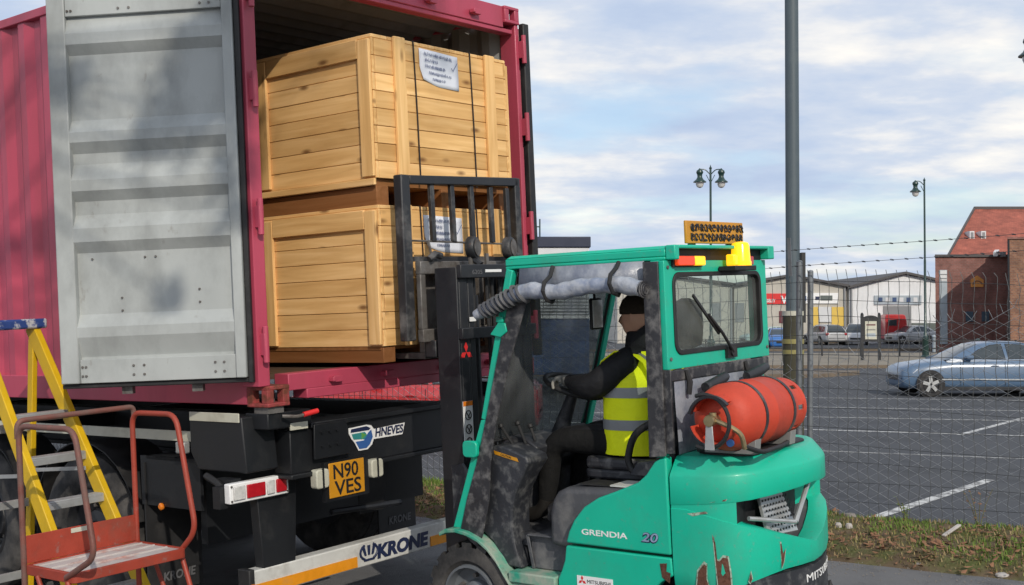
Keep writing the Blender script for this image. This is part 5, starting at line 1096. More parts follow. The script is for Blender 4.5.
# ================================================================== CARS
for nm, c in (('blue', (.080, .138, .225)), ('silver', (.42, .43, .44)), ('white', (.62, .63, .64)), ('bright_blue', (.03, .14, .42)), ('red', (.40, .018, .02)), ('pale_green', (.35, .45, .42)), ('dark', (.035, .04, .05))):
    pm('paint_' + nm, c, .32, 0, .05, 3., coat=.6, spec=.6)
pm('head_glass', (.62, .66, .70), .1, 0, .15, 20., coat=.7)
def make_car(paint, label, loc, rz, group, L=4.72, H=1.46, tall=0):
    c = local_thing('parked_car', label, 'car', group); k = L / 4.72
    ST = [(.0, .62, .66, .34), (.02, .69, .74, .26), (.08, .76, .81, .22), (.30, .845, .86, .20), (.75, .915, .88, .19), (1.30, .97, .895, .19), (2.2, .98, .905, .19), (3.2, .99, .905, .19), (3.95, 1.02, .89, .20), (4.40, 1.03, .85, .24), (4.60, 1.00, .80, .28), (4.69, .90, .74, .32), (4.72, .72, .68, .40)]
    def sec(x, zt, w, zb):
        pts = [(.80 * w, zb), (.95 * w, zb + .06), (.985 * w, zb + .16), (w, .50), (w * .995, zt - .22), (w * .955, zt - .06), (w * .87, zt - .012), (w * .55, zt + .012)]
        if zt < .66: pts = [(.80 * w, zb), (.92 * w, zb + .03), (.96 * w, zb + .06), (w, (zb + zt) / 2), (w, zt - .06), (w * .96, zt - .03), (w * .88, zt - .01), (w * .55, zt)]
        return [(x * k, y, z) for y, z in pts] + [(x * k, -y, z) for y, z in reversed(pts)]
    m = MB(); m.loft([sec(*s) for s in ST]); bd = m.build('body', 'paint_' + paint, c, ang=60)
    CS = [(1.15, .93), (1.45, 1.10), (1.75, 1.26), (2.05, 1.385), (2.35, 1.44), (2.75, 1.46), (3.15, 1.445), (3.5, 1.385), (3.85, 1.25), (4.15, 1.06)]
    if tall: CS = [(1.0, .93), (1.3, 1.15), (1.6, 1.36), (1.95, 1.50), (2.6, 1.54), (3.4, 1.53), (4.0, 1.50), (4.35, 1.38), (4.55, 1.15), (4.65, .95)]
    def yz(z): return .845 - .46 * (z - .94)
    m = MB(); rr = []
    for x, zt in CS:
        zt *= H / 1.46 if zt > 1 else 1; w1 = yz(zt - .05); rr.append([(x * k, .86, .90), (x * k, yz(.97), .97), (x * k, w1, max(.971, zt - .05)), (x * k, w1 - .07, zt - .012), (x * k, w1 * .5, zt), (x * k, -w1 * .5, zt), (x * k, -w1 + .07, zt - .012), (x * k, -w1, max(.971, zt - .05)), (x * k, -yz(.97), .97), (x * k, -.86, .90)])
    m.loft(rr, closed=True, caps=True); nseg = len(CS) - 1
    for i in range(nseg):
        for j in range(10):
            fi = i * 10 + j
            if j in (3, 4, 5) and (i < 3 or i >= nseg - 3): m.m[fi] = 1
    m.build('cabin', ['paint_' + paint, 'car_glass'], bd, ang=50)
    W = [[(1.66, 1.0), (2.02, 1.23), (2.36, 1.355), (2.64, 1.385), (2.70, 1.0)], [(2.78, 1.0), (2.75, 1.385), (3.18, 1.365), (3.46, 1.29), (3.56, 1.0)], [(3.62, 1.01), (3.54, 1.27), (3.72, 1.19), (3.95, 1.05)]]
    if tall: W = [[(1.50, 1.0), (1.80, 1.28), (2.1, 1.42), (2.6, 1.45), (2.64, 1.0)], [(2.72, 1.0), (2.70, 1.45), (3.5, 1.44), (3.55, 1.0)], [(3.62, 1.0), (3.58, 1.43), (4.05, 1.38), (4.25, 1.05)]]
    for s in (-1, 1):
        for w in W:
            m = MB(); m.loft([[(x * k, s * (yz(z) - .004), z) for x, z in w], [(x * k, s * (yz(z) + .004), z) for x, z in w]]); m.build('side_window', 'car_glass', bd)
            m = MB(); m.tube([(x * k, s * (yz(z) + .003), z) for x, z in w], .009, 5, closed=True); m.build('window_trim', 'rubber', bd)
        for x in (.72, 3.56):
            m = MB(); m.lathe([(.02, 0), (.375, 0), (.375, .004), (.02, .006)], (x * k, s * .903, .335), (0, s, 0), 28); m.build('wheel_arch', 'black_print', bd)
            w = MB().lathe([(.20, -.10), (.23, -.11), (.30, -.11), (.325, -.08), (.33, 0), (.325, .06), (.30, .085), (.225, .08)], (x * k, s * .862, .33), (0, s, 0), 28, loop=True).build('wheel', 'tyre', c)
            m = MB(); m.lathe([(.225, -.05), (.225, .07), (.205, .075), (.195, .03), (.01, .03)], (x * k, s * .862, .33), (0, s, 0), 24); m.build('rim', 'black_steel', w)
            for q in range(5):
                a = 2 * pi * q / 5 + .4; d = Vector((cos(a), 0, sin(a))); o_ = Vector((x * k, s * .862, .33)) + Vector((0, s * .062, 0)); m = MB(); m.bar(o_ + d * .03, o_ + d * .212, .085, .028, (0, s, 0)); m.build('spoke', 'alloy', w)
        m = MB(); m.loft([[(.03 * k + .02, s * .55, .60), (.30 * k, s * .845, .62), (.42 * k, s * .865, .72), (.10 * k, s * .64, .69)], [(.0 * k, s * .56, .60), (.28 * k, s * .868, .62), (.42 * k, s * .874, .735), (.08 * k, s * .66, .705)]]); m.build('headlamp', 'head_glass', bd)
        m = MB(); m.box(4.50 * k, 4.70 * k, *sorted((s * .62, s * .835)), .74, .92); m.build('tail_lamp', 'lens_red', bd, bev=.02)
        m = MB(); m.box(.98 * k, 3.42 * k, *sorted((s * .895, s * .915)), .44, .475); m.build('side_moulding', 'alloy', bd, bev=.005)
        m = MB(); m.prism(rrect(1.62 * k, 1.82 * k, .98, 1.09, .04), 'y', *sorted((s * .86, s * 1.0))); m.build('door_mirror', 'paint_' + paint, bd, bev=.02)
        for x in (2.30, 3.28): m = MB(); m.box(x * k, (x + .2) * k, *sorted((s * .90, s * .918)), .80, .825); m.build('door_handle', 'paint_' + paint, bd, bev=.006)
        for x in (1.50, 2.66, 3.60): m = MB(); m.box(x * k, x * k + .007, *sorted((s * .898, s * .9075)), .30, .93); m.build('door_gap', 'black_print', bd)
        m = MB(); m.box(.95 * k, 3.5 * k, *sorted((s * .86, s * .897)), .17, .27); m.build('sill_skirt', 'black_steel', bd, bev=.01)
    m = MB(); m.box(-.012, .03, -.42, .42, .42, .56); m.build('front_grille', 'black_steel', bd, bev=.01)
    c.matrix_world = Matrix.Translation(Vector(loc)) @ Matrix.Rotation(rz, 4, 'Z'); return c
CG = 'cars parked beyond the fence'
make_car('blue', 'metallic blue saloon car parked alone across the white lines, nearest of the parked cars', (10.27, 32.4, 0), RAD(-1), CG)
make_car('silver', 'silver estate car seen from behind, left of the notice board', (23.9, 95.5, 0), RAD(-80), CG, 4.4, 1.5, 1)
make_car('white', 'white people carrier partly hidden by the notice board', (26.2, 91.5, 0), RAD(75), CG, 4.3, 1.55, 1)
make_car('silver', 'silver hatchback right of the notice board', (29.9, 95.2, 0), RAD(14), CG, 4.0, 1.5)
make_car('bright_blue', 'bright blue car beside the forklift rear window', (17.6, 78, 0), RAD(82), CG, 3.9, 1.40)
make_car('pale_green', 'pale green car behind the bright blue one', (16.9, 88, 0), RAD(12), CG, 4.1, 1.45)
make_car('red', 'red car glimpsed under the container sill', (-3.7, 20.5, 0), RAD(-4), CG, 4.2, 1.42)
# ================================================================== LAMP POSTS
def lamp_post(label, loc, h, arms, base=True):
    t = local_thing('lamp_post', label, 'street lamp', 'green heritage lamp posts')
    m = MB(); m.tube([(0, 0, 0), (0, 0, 1.3), (0, 0, 1.35), (0, 0, h * .55), (0, 0, h * .56), (0, 0, h)], [.11, .10, .065, .06, .05, .045], 12); m.lathe([(.05, h), (.07, h + .03), (.03, h + .08), (.01, h + .16)], (0, 0, 0), (0, 0, 1), 12); m.build('column', 'lamp_green', t)
    if base: m = MB(); m.lathe([(.24, 0), (.24, .15), (.17, .22), (.15, 1.0), (.18, 1.05), (.11, 1.2)], (0, 0, 0), (0, 0, 1), 12); m.build('pedestal', 'lamp_green', t)
    for s in arms:
        m = MB(); m.tube(fillet([(0, 0, h - .25), (s * .22, 0, h - .02), (s * .45, 0, h - .02)], .15, 5), .022, 8); m.tube([(0, 0, h - .6), (s * .18, 0, h - .25)], .014, 6); m.build('arm', 'lamp_green', t)
        z = h - .08; m = MB(); m.lathe([(.02, z + .10), (.05, z + .06), (.13, z), (.15, z - .08), (.11, z - .16), (.10, z - .26), (.15, z - .36), (.27, z - .46), (.275, z - .49), (.15, z - .50)], (s * .45, 0, 0), (0, 0, 1), 18); l = m.build('lantern', 'lamp_green', t)
        m = MB(); m.lathe([(.17, z - .49), (.165, z - .58), (.12, z - .68), (.04, z - .72), (.001, z - .725)], (s * .45, 0, 0), (0, 0, 1), 16); m.build('lantern_bowl', 'lens_clear', l)
    t.location = loc; return t
lamp_post('double headed green lamp post rising behind the forklift roof sign', (8.29, 50, 0), 8.3, (-1, 1))
lamp_post('single headed green lamp post in front of the brick building', (20.66, 60, 0), 8.95, (-1,))
lamp_post('lamp post at the right edge, only its lantern in frame', (14.72, 33, 0), 9.86, (-1,))
t = local_thing('flag_mast', 'thin dark mast standing beyond the white lorry', 'mast'); m = MB(); m.cyl((0, 0, 0), (0, 0, 6.2), .05, .03, n=8); m.build('shaft', 'lamp_green', t); m = MB(); m.box(-.16, .02, -.02, .02, 5.85, 5.9); m.build('mast_arm', 'lamp_green', t); t.location = (1.16, 50, 0)
# ================================================================== LORRY behind the fence
pm('lorry_white', (.60, .61, .62), .4, 0, .06, 2.); pm('lorry_navy', (.018, .024, .05), .4, 0, .1, 2.); pm('lorry_blue', (.03, .065, .16), .4, 0, .2, 2., ((.12, .15, .20), .5, .7, 3., .5)); pm('lorry_grey', (.24, .245, .25), .5, 0, .15, 3.)
lr = thing('box_lorry', 'white topped lorry with navy roof band standing beyond the fence', 'lorry', (.9, 32, 0))
m = MB(); m.box(.1, 2.06, 32, 37, 2.6, 3.95); m.build('box_body', 'lorry_white', lr, bev=.02)
m = MB(); m.box(.05, 2.10, 31.95, 37.05, 3.955, 4.24); m.build('roof_band', 'lorry_navy', lr, bev=.02)
m = MB(); m.box(.1, 2.06, 32.02, 37, 2.14, 2.595); gl = m.build('ribbed_panel', 'lorry_grey', lr)
for k in range(5): m = MB(); m.box(.12, 2.04, 31.995, 32.02, 2.17 + .085 * k, 2.21 + .085 * k); m.build('rib', 'lorry_white', gl)
m = MB(); m.box(.06, 2.08, 31.97, 37, 2.06, 2.135); m.build('white_rail', 'white_print', lr)
m = MB(); m.box(.1, 2.06, 32.02, 37, .55, 2.055); m.build('lower_body', 'lorry_blue', lr, bev=.02)
for x in (.35, 1.8):
    for y in (32.7, 36.2): m = MB(); m.lathe([(.25, -.12), (.48, -.12), (.50, -.08), (.50, .08), (.48, .12), (.25, .12)], (x, y, .5), (1, 0, 0), 22); m.build('wheel', 'tyre', lr)
# ================================================================== BUILDINGS
def cladding(name, col, scale=3.):
    m = pm(name, col, .6, 0, .08, 1.2, ((col[0] * .7, col[1] * .7, col[2] * .68), .5, .8, .5, .5)); nt = m.node_tree; N = nt.nodes; L = nt.links; b = N['Principled BSDF']
    w = N.new('ShaderNodeTexWave'); w.inputs['Scale'].default_value = scale; t = N.new('ShaderNodeTexCoord'); L.new(t.outputs['Object'], w.inputs[0]); bn = N.new('ShaderNodeBump'); bn.inputs['Strength'].default_value = .6; bn.inputs['Distance'].default_value = .05; L.new(w.outputs[1], bn.inputs['Height']); L.new(bn.outputs[0], b.inputs['Normal']); return m
cladding('clad_beige', (.52, .49, .43)); cladding('clad_white', (.80, .81, .82)); pm('roof_dark', (.085, .08, .08), .8, 0, .2, .8)
pm('yellow_door', (.66, .45, .09), .6, 0, .1, 1.); pm('shutter_grey', (.20, .21, .22), .6, 0, .1, 1.); pm('sign_grey', (.33, .38, .42), .5, 0, .2, 2.); pm('base_green', (.12, .14, .13), .8, 0, .15, 1.); pm('maroon', (.12, .02, .03), .5)
def brickmat(name, c1, c2, mortar, sc_):
    m = bpy.data.materials.new(name); m.use_nodes = True; N = m.node_tree.nodes; L = m.node_tree.links; b = N['Principled BSDF']; b.inputs['Roughness'].default_value = .85
    t = N.new('ShaderNodeTexCoord'); mp = N.new('ShaderNodeMapping'); mp.inputs['Rotation'].default_value = (RAD(90), 0, 0); L.new(t.outputs['Object'], mp.inputs[0])
    br = N.new('ShaderNodeTexBrick'); br.inputs['Scale'].default_value = sc_; br.inputs['Color1'].default_value = (*c1, 1); br.inputs['Color2'].default_value = (*c2, 1); br.inputs['Mortar'].default_value = (*mortar, 1); br.inputs['Mortar Size'].default_value = .02; L.new(mp.outputs[0], br.inputs[0])
    n = N.new('ShaderNodeTexNoise'); n.inputs['Scale'].default_value = 1.3; n.inputs['Detail'].default_value = 8; n.inputs['Roughness'].default_value = .7; L.new(t.outputs['Object'], n.inputs[0])
    r = N.new('ShaderNodeMapRange'); r.inputs[1].default_value = .3; r.inputs[2].default_value = .7; r.inputs[3].default_value = .6; r.inputs[4].default_value = 1.35; L.new(n.outputs[0], r.inputs[0])
    x = N.new('ShaderNodeMix'); x.data_type = 'RGBA'; x.blend_type = 'MULTIPLY'; x.inputs[0].default_value = 1; L.new(br.outputs[0], x.inputs[6]); L.new(r.outputs[0], x.inputs[7]); L.new(x.outputs[2], b.inputs['Base Color']); MATS[name] = m
brickmat('brick_dark', (.20, .082, .066), (.25, .105, .085), (.20, .15, .135), 2.6); brickmat('brick_orange', (.27, .13, .075), (.17, .075, .05), (.22, .17, .13), 2.6)
brickmat('tile_red', (.36, .105, .065), (.30, .085, .055), (.22, .06, .045), 3.2)
def wbox(name, mat, par, px0, px1, y0, y1, D, dep=.06, proud=.0):
    """box on a facade: pixel rectangle at distance D"""
    f = 1200.; X = lambda p: (p - 512) / f * D; Z = lambda q: 2.07 + (318 - q) / f * D
    m = MB(); m.box(X(px0), X(px1), D - proud - dep, D - proud, Z(y1), Z(y0)); return m.build(name, mat, par)
def gable(name, label, x0, x1, ze, zp, D, dep, wall, cat='building', px_peak=None):
    b = thing(name, label, cat, ((x0 + x1) / 2, D + dep / 2, 0)); xp = (x0 + x1) / 2 if px_peak is None else px_peak
    m = MB(); m.loft([[(x0, D, -.05), (x1, D, -.05), (x1, D, ze), (xp, D, zp), (x0, D, ze)], [(x0, D + dep, -.05), (x1, D + dep, -.05), (x1, D + dep, ze), (xp, D + dep, zp), (x0, D + dep, ze)]]); m.build('wall', wall, b, ang=0)
    for xa, za in ((x0 - .2, ze - .06), (x1 + .2, ze - .06)):
        m = MB(); m.hexa([(xa, D - .35, za + .03), (xp, D - .35, zp + .05), (xp, D + dep + .2, zp + .05), (xa, D + dep + .2, za + .03), (xa, D - .35, za + .22), (xp, D - .35, zp + .24), (xp, D + dep + .2, zp + .24), (xa, D + dep + .2, za + .22)]); m.build('roof', 'roof_dark', b, ang=0)
    return b
b0 = gable('warehouse', 'pale beige warehouse unit seen through the forklift rear window', 8.6, 18.0, 4.75, 5.35, 98, 25, 'clad_beige')
for p in (682, 712, 735): wbox('window', 'shutter_grey', b0, p, p + 9, 303, 322, 98)
b1 = gable('warehouse', 'beige trade warehouse with red and white shop sign and yellow doors', 18.15, 27.3, 4.62, 5.42, 98, 25, 'clad_beige', px_peak=22.7)
s1 = wbox('sign_board', 'red_print', b1, 757, 789, 293.5, 304, 98, .12); text('sign_lettering', 'WOLSELEY', .36, (20.15, 97.87, 3.36), (1, 0, 0), (0, 0, 1), 'white_print', s1, ext=.01, width=1.35, bold=.01)
s2 = wbox('sign_board', 'white_print', b1, 789.2, 838, 293, 303.5, 98, .12); text('sign_letter', 'W', .85, (21.95, 97.85, 3.28), (1, 0, 0), (0, 0, 1), 'white_print', s1, ext=.01, bold=.03)
wbox('sign_mark', 'blue_print', s2, 800, 806, 296, 301, 98, .02, .121); wbox('sign_mark', 'navy_print', s2, 807, 813, 297, 301.5, 98, .02, .121); wbox('sign_mark', 'navy_print', s2, 815, 819, 296.5, 300, 98, .02, .121); wbox('sign_mark', 'base_green', s2, 820, 832, 295.5, 300.5, 98, .02, .121)
for a, b_ in ((812, 818), (831.5, 845)): wbox('yellow_shutter', 'yellow_door', b1, a, b_, 307, 326, 98)
wbox('door', 'lorry_white', b1, 818.4, 831, 307, 322, 98, .10); wbox('door', 'maroon', b1, 779, 786, 311, 323, 98); wbox('base_course', 'kerb_stone', b1, 757, 846, 338, 343.2, 98, .08)
wbox('flue', 'lorry_white', b1, 811, 815, 272.5, 284, 98, .3, -1)
b2 = gable('warehouse', 'white clad warehouse with grey sign and shutter door', 27.55, 37.4, 4.5, 5.62, 98, 25, 'clad_white', px_peak=32.1)
wbox('sign_board', 'sign_grey', b2, 874, 921, 295.5, 304.5, 98, .12); wbox('shutter_door', 'shutter_grey', b2, 883, 911, 306, 342, 98); wbox('base_course', 'base_green', b2, 911.5, 942, 323, 343, 98, .05)
for k in range(6): wbox('sign_mark', 'lorry_white' if k % 2 else 'lorry_blue', b2, 878 + 7 * k, 882 + 7 * k, 297.5, 302, 98, .02, .121)
for b__, x in ((b0, 17.9), (b1, 27.15), (b2, 27.7)): m = MB(); m.box(x - .07, x + .07, 97.85, 97.98, 0, 4.5); m.build('downpipe', 'shutter_grey', b__)
rv = thing('red_van', 'plain red van parked before the white warehouse shutter', 'van', (30.9, 97, 0))
m = MB(); m.prism([(30.0, .35), (31.75, .35), (31.78, 1.0), (31.74, 1.75), (31.6, 2.3), (31.4, 2.36), (30.1, 2.36), (29.98, 2.2)], 'y', 96.4, 97.8); vb = m.build('body', 'paint_red', rv, bev=.08); m = MB(); m.prism([(30.2, 1.45), (30.9, 1.45), (30.9, 1.95), (30.2, 1.95)], 'y', 96.38, 96.4); m.build('window', 'car_glass', vb)
for x in (30.3, 31.4): m = MB(); m.lathe([(.15, -.1), (.33, -.1), (.34, 0), (.33, .1), (.15, .1)], (x, 96.45, .33), (0, 1, 0), 20); m.build('wheel', 'tyre', rv)
# brick hall
D = 72.; Xp = lambda p, d=72.: (p - 512) / 1200. * d; Zp = lambda q, d=72.: 2.07 + (318 - q) / 1200. * d
bh = thing('brick_hall', 'dark red brick hall with steep tiled roof and small plaque', 'building', (Xp(985), D + 6, 0))
m = MB(); pl4 = [(Xp(935.5), D), (Xp(1010), D), (Xp(1010) * 1.2, D + 14), (Xp(935.5) * 1.2, D + 14)]; m.loft([[(x, y, z) for x, y in pl4] for z in (-.05, Zp(257))]); m.build('wall', 'brick_dark', bh, ang=0)
m = MB(); m.loft([[(x + dx, y - .12, z) for (x, y), dx in zip(pl4, (-.06, 0, 0, -.06))] for z in (Zp(257) + .002, Zp(254.5))]); m.build('parapet_coping', 'roof_dark', bh)
xe0, xe1 = Xp(948, 74), Xp(948, 74) + 26; ze = Zp(256, 74)
xr0, xr1 = Xp(975, 82), Xp(975, 82) + 16; zr = Zp(208.5, 82)
m = MB(); m.add([(xe0, 74, ze), (xe1, 74, ze), (xe1, 90, ze), (xe0 * 90 / 74 + .3, 90, ze), (xr0, 82, zr), (xr1, 82, zr)], [(0, 1, 5, 4), (1, 2, 5), (2, 3, 4, 5), (3, 0, 4), (0, 3, 2, 1)]); rf_ = m.build('roof', 'tile_red', bh, ang=0)
m = MB(); m.bar((xr0, 82, zr + .05), (xr1, 82, zr + .05), .25, .18); m.build('ridge', 'roof_dark', rf_); m = MB(); m.bar((xe0, 73.95, ze), (xr0, 81.95, zr + .03), .12, .12); m.build('verge_board', 'roof_dark', rf_)
for p in (970, 981.5):                                              # two small roof lights, set on the slope
    t_ = .40; yy = 74 + 8 * t_; x = Xp(p, yy); z = ze + (zr - ze) * t_; m = MB(); m.box(x - .15, x + .15, yy - .45, yy + .4, z - .30, z + .28); rl = m.build('roof_light', 'lorry_white', rf_)
    m = MB(); m.box(x - .085, x + .085, yy - .47, yy - .451, z - .2, z + .2); m.build('pane', 'shutter_grey', rl)
wd = wbox('tall_window', 'sign_grey', bh, 939.5, 947, 270, 344, D, .06); wbox('window_head', 'lorry_white', wd, 940, 946.5, 270.5, 281, D, .02, .061)
for q in (274, 278): wbox('glazing_bar', 'shutter_grey', wd, 940, 946.5, q, q + .8, D, .02, .0815)
plq = MB(); plq.prism([(Xp(971), Zp(287)), (Xp(983), Zp(287)), (Xp(983.5), Zp(280)), (Xp(977), Zp(275.5)), (Xp(970.5), Zp(280))], 'y', D - .08, D - .002)
pm('plaque_orange', (.62, .27, .07), .5, 0, .15, 2.); pq = plq.build('plaque', 'plaque_orange', bh)
m = MB(); m.tube([(Xp(977) + .27 * cos(RAD(t)), D - .085, Zp(284.5) + .22 * sin(RAD(t))) for t in range(0, 181, 20)], .035, 6); m.build('plaque_arch', 'brick_orange', pq)
pm('base_navy', (.05, .085, .12), .6)
for p in (969, 985): wbox('wall_vent', 'base_navy', bh, p - 3.5, p + 3.5, 311.5, 321.5, D, .1)
m = MB(); m.bar((Xp(997), D - .1, Zp(251.5)), (Xp(991), D - .7, Zp(255)), .25, .22); m.build('security_camera', 'lorry_white', bh); m = MB(); m.box(Xp(1000), Xp(1003), D - .5, D, Zp(257), Zp(252)); m.build('camera_bracket', 'shutter_grey', bh)
bo = thing('brick_annex', 'orange brown rough brick annex at the right edge', 'building', (Xp(1008, 66) + 5, 71, 0))
m = MB(); pl5 = [(Xp(1008, 66), 66), (Xp(1008, 66) + 12, 66), (Xp(1008, 66) + 14, 71.8), (Xp(1008, 71.8) + .05, 71.8)]; m.loft([[(x, y, z) for x, y in pl5] for z in (-.05, Zp(239, 66))]); m.build('wall', 'brick_orange', bo, ang=0); m = MB(); m.loft([[(x - .05, y - .1, z) for x, y in pl5] for z in (Zp(239, 66) + .002, Zp(236.8, 66))]); m.build('coping', 'brick_dark', bo)
m = MB(); m.cyl((Xp(1008.5, 66), 65.93, 0), (Xp(1008.5, 66), 65.93, Zp(240, 66)), .06, n=8); m.build('drain_pipe', 'black_steel', bo)
# ================================================================== NOTICE BOARD, KNEE RAILS
nbd = thing('notice_board', 'black framed notice board with white poster and arched top', 'sign', (16.7, 56, 0))
for x in (16.33, 17.13): m = MB(); m.box(x - .06, x + .06, 55.94, 56.06, -.02, 2.2); m.lathe([(.07, 2.2), (.07, 2.26), (.02, 2.32)], (x, 56, 0), (0, 0, 1), 10); m.build('post', 'black_steel', nbd)
m = MB(); m.prism([(16.39, 1.0), (17.07, 1.0), (17.07, 2.05)] + [(16.73 + .34 * cos(RAD(t)), 2.05 + .14 * sin(RAD(t))) for t in range(15, 180, 15)] + [(16.39, 2.05)], 'y', 55.97, 56.03); bdn = m.build('board', 'black_steel', nbd)
m = MB(); m.box(16.46, 17.0, 55.955, 55.968, 1.08, 1.92); pst = m.build('poster', 'cream_strip', bdn)
for i, (a, b_, mt) in enumerate(((1.72, 1.78, 'maroon'), (1.50, 1.54, 'grey_print'), (1.2, 1.36, 'sign_grey'))): m = MB(); m.box(16.52, 16.94, 55.951, 55.9545, a, b_); m.build('poster_mark', mt, pst)
kr = thing('knee_rail', 'low dark two bar knee rail along the pavement', 'railing', (18, 62, 0))
for k in range(14): x = 6 + k * 2.0; m = MB(); m.box(x - .04, x + .04, 61.96, 62.04, -.02, .95); m.build('post', 'black_steel', kr)
for z in (.5, .88): m = MB(); m.box(5.9, 32.1, 61.975, 62.025, z - .03, z + .03); m.build('rail', 'black_steel', kr)
for k, (x, y) in enumerate(((22.5, 58), (24.6, 70))):
    t = local_thing('bollard', ('dark bollard', 'pale bollard')[k] + ' on the pavement near the brick hall', 'bollard'); m = MB(); m.lathe([(.10, 0), (.10, .8), (.12, .84), (.12, .92), (.05, .98), (.001, .99)], (0, 0, .1), (0, 0, 1), 12); m.build('shaft', ('lamp_green', 'sign_grey')[k], t); t.location = (x, y, 0)
# ================================================================== VERGE PLANTS AND LITTER
pm('grass_green', (.13, .20, .04), .8, 0, .3, 6., spec=.2); pm('grass_olive', (.19, .18, .065), .85, 0, .3, 6., spec=.2); pm('grass_straw', (.30, .23, .12), .9, 0, .3, 6., spec=.2)
pm('dead_leaf', (.24, .125, .07), .85, 0, .4, 8., spec=.2); pm('moss', (.085, .12, .02), .95, 0, .3, 9., spec=.1)
RG = random.Random(21)
def blades(n, y0, y1):
    mm = [MB(), MB(), MB()]
    for i in range(n):
        y = RG.uniform(y0, y1); x = RG.uniform(3.60, 5.15); c = vnoise(x * 2.2 + 7, y * 2.2); d = vnoise(x * 5, y * 5 + 3)
        if d < .30 and RG.random() < .7: continue
        gx = (x - 3.6) / 1.4
        far = x > 4.6
        if RG.random() < (.2 if not far else .05) + .35 * (c < .45): k = 2
        elif c > .52 or far and RG.random() < .7: k = 0
        else: k = 1
        h = RG.uniform(.015, .045) * (1.15 if far else 1) * (.6 + .7 * c); w = RG.uniform(.003, .006); a = RG.uniform(0, 2 * pi); ln = RG.uniform(.1, .9) * h; z = verge_z(x, y) - .004
        dx, dy = cos(a), sin(a); px, py2 = -dy * w, dx * w
        mm[k].add([(x - px, y - py2, z), (x + px, y + py2, z), (x + dx * ln * .45 + px * .6, y + dy * ln * .45 + py2 * .6, z + h * .65), (x + dx * ln, y + dy * ln, z + h), (x + dx * ln * .45 - px * .6, y + dy * ln * .45 - py2 * .6, z + h * .65)], [(0, 1, 2, 4), (4, 2, 3)])
    return mm
mm = blades(26000, -5.2, 4.5)
for q, mt, lb in ((mm[0], 'grass_green', 'short green grass and moss on the verge'), (mm[1], 'grass_olive', 'olive rough grass on the verge'), (mm[2], 'grass_straw', 'dry straw coloured grass on the verge')):
    o = q.build('grass', mt, frame=YARD, origin=(4.3, 0, 0), ang=0, recalc=False); tag(o, lb, 'grass', kind='stuff')
m = MB()
for i in range(3600):
    y = RG.uniform(-5, 4.2); x = RG.gauss(4.05, .36)
    if not 3.5 < x < 5.0 or vnoise(x * 3 + 2, y * 3) < .38: continue
    s = RG.uniform(.012, .034); a = RG.uniform(0, 2 * pi); z = max(0, verge_z(x, y)) + RG.uniform(.004, .028); t = RG.uniform(-.5, .5); u = Vector((cos(a), sin(a), t * .5)) * s; v = Vector((-sin(a), cos(a), RG.uniform(-.4, .4))) * s * .55; c = Vector((x, y, z))
    m.add([c - u, c - v * .9 - u * .2, c + u * 1.1 + Vector((0, 0, s * .3)), c + v - u * .1], [(0, 1, 2, 3)])
o = m.build('leaf_litter', 'dead_leaf', frame=YARD, origin=(4.0, 0, 0), ang=0, recalc=False); tag(o, 'brown fallen leaves scattered over the verge', 'leaves', kind='stuff')
def weed(loc, h, nst, mat, label, seed, flower=None):
    r = random.Random(seed); w = thing('weed', label, 'plant', loc, YARD); b = Vector(loc); m = MB(); lf = MB(); tips = []
    for k in range(nst):
        a = r.uniform(0, 2 * pi); hh = h * r.uniform(.55, 1); tip = b + Vector((cos(a) * hh * .35, sin(a) * hh * .35, hh)); mid = b + (tip - b) * .5 + Vector((0, 0, hh * .12)); m.tube([b, mid, tip], [.003, .0025, .0012], 4); tips.append(tip)
        for j in range(7):
            t = r.uniform(.2, 1); p = b + (tip - b) * t + Vector((0, 0, hh * .1 * (1 - t))); aa = r.uniform(0, 2 * pi); s = r.uniform(.014, .032); u = Vector((cos(aa), sin(aa), r.uniform(-.2, .6))) * s; v = Vector((-sin(aa), cos(aa), .1)) * s * .4; lf.add([p, p + u * .5 - v, p + u * 1.2, p + u * .5 + v], [(0, 1, 2, 3)])
    m.build('stems', 'grass_olive', w, ang=0, recalc=False); q = lf.build('leaves', mat, w, ang=0, recalc=False); q['kind'] = 'stuff'
    if flower:
        m = MB(); m.lathe([(.004, -.006), (.016, 0), (.014, .010), (.002, .012)], tips[0], (0, -.3, 1), 10); m.build('flower', flower, w)
weed((4.72, -1.15, .03), .34, 5, 'grass_olive', 'small weed with a yellow flower beside the forklift counterweight', 4, 'plate_yellow')
weed((4.80, -1.75, .03), .22, 6, 'grass_green', 'leafy green weed at the foot of the fence', 8)
weed((4.86, -2.28, .03), .45, 4, 'dead_leaf', 'thin dead brown weed stalks leaning on the fence wire', 9)
weed((4.2, -1.72, .03), .11, 9, 'grass_green', 'bright green tuft in the middle of the verge', 12)
weed((4.1, .9, .03), .30, 7, 'dead_leaf', 'brown weed seen past the underrun bar', 14); weed((4.3, 1.15, .03), .24, 7, 'grass_olive', 'olive weed seen past the underrun bar', 15)
def rock(name, label, cat, loc, sx, sy, sz, mat, seed, rz=0, tilt=0):
    r = random.Random(seed); m = MB(); b = Vector(loc); rings = []
    for z, k in ((0, .85), (.3, 1.0), (.75, .95), (1.0, .7)):
        rings.append([(b.x + (cos(2 * pi * i / 9 + rz) * sx) * k * r.uniform(.85, 1.1), b.y + (sin(2 * pi * i / 9 + rz) * sy) * k * r.uniform(.85, 1.1), b.z + sz * z + tilt * sx * cos(2 * pi * i / 9)) for i in range(9)])
    m.loft(rings); o = m.build(name, mat, frame=YARD, origin=loc, ang=30); tag(o, label, cat)
pm('rubble', (.46, .43, .40), .9, 0, .15, 8., ((.28, .25, .22), .5, .7, 20., .6)); pm('slate_bit', (.22, .20, .18), .85, 0, .2, 10.)
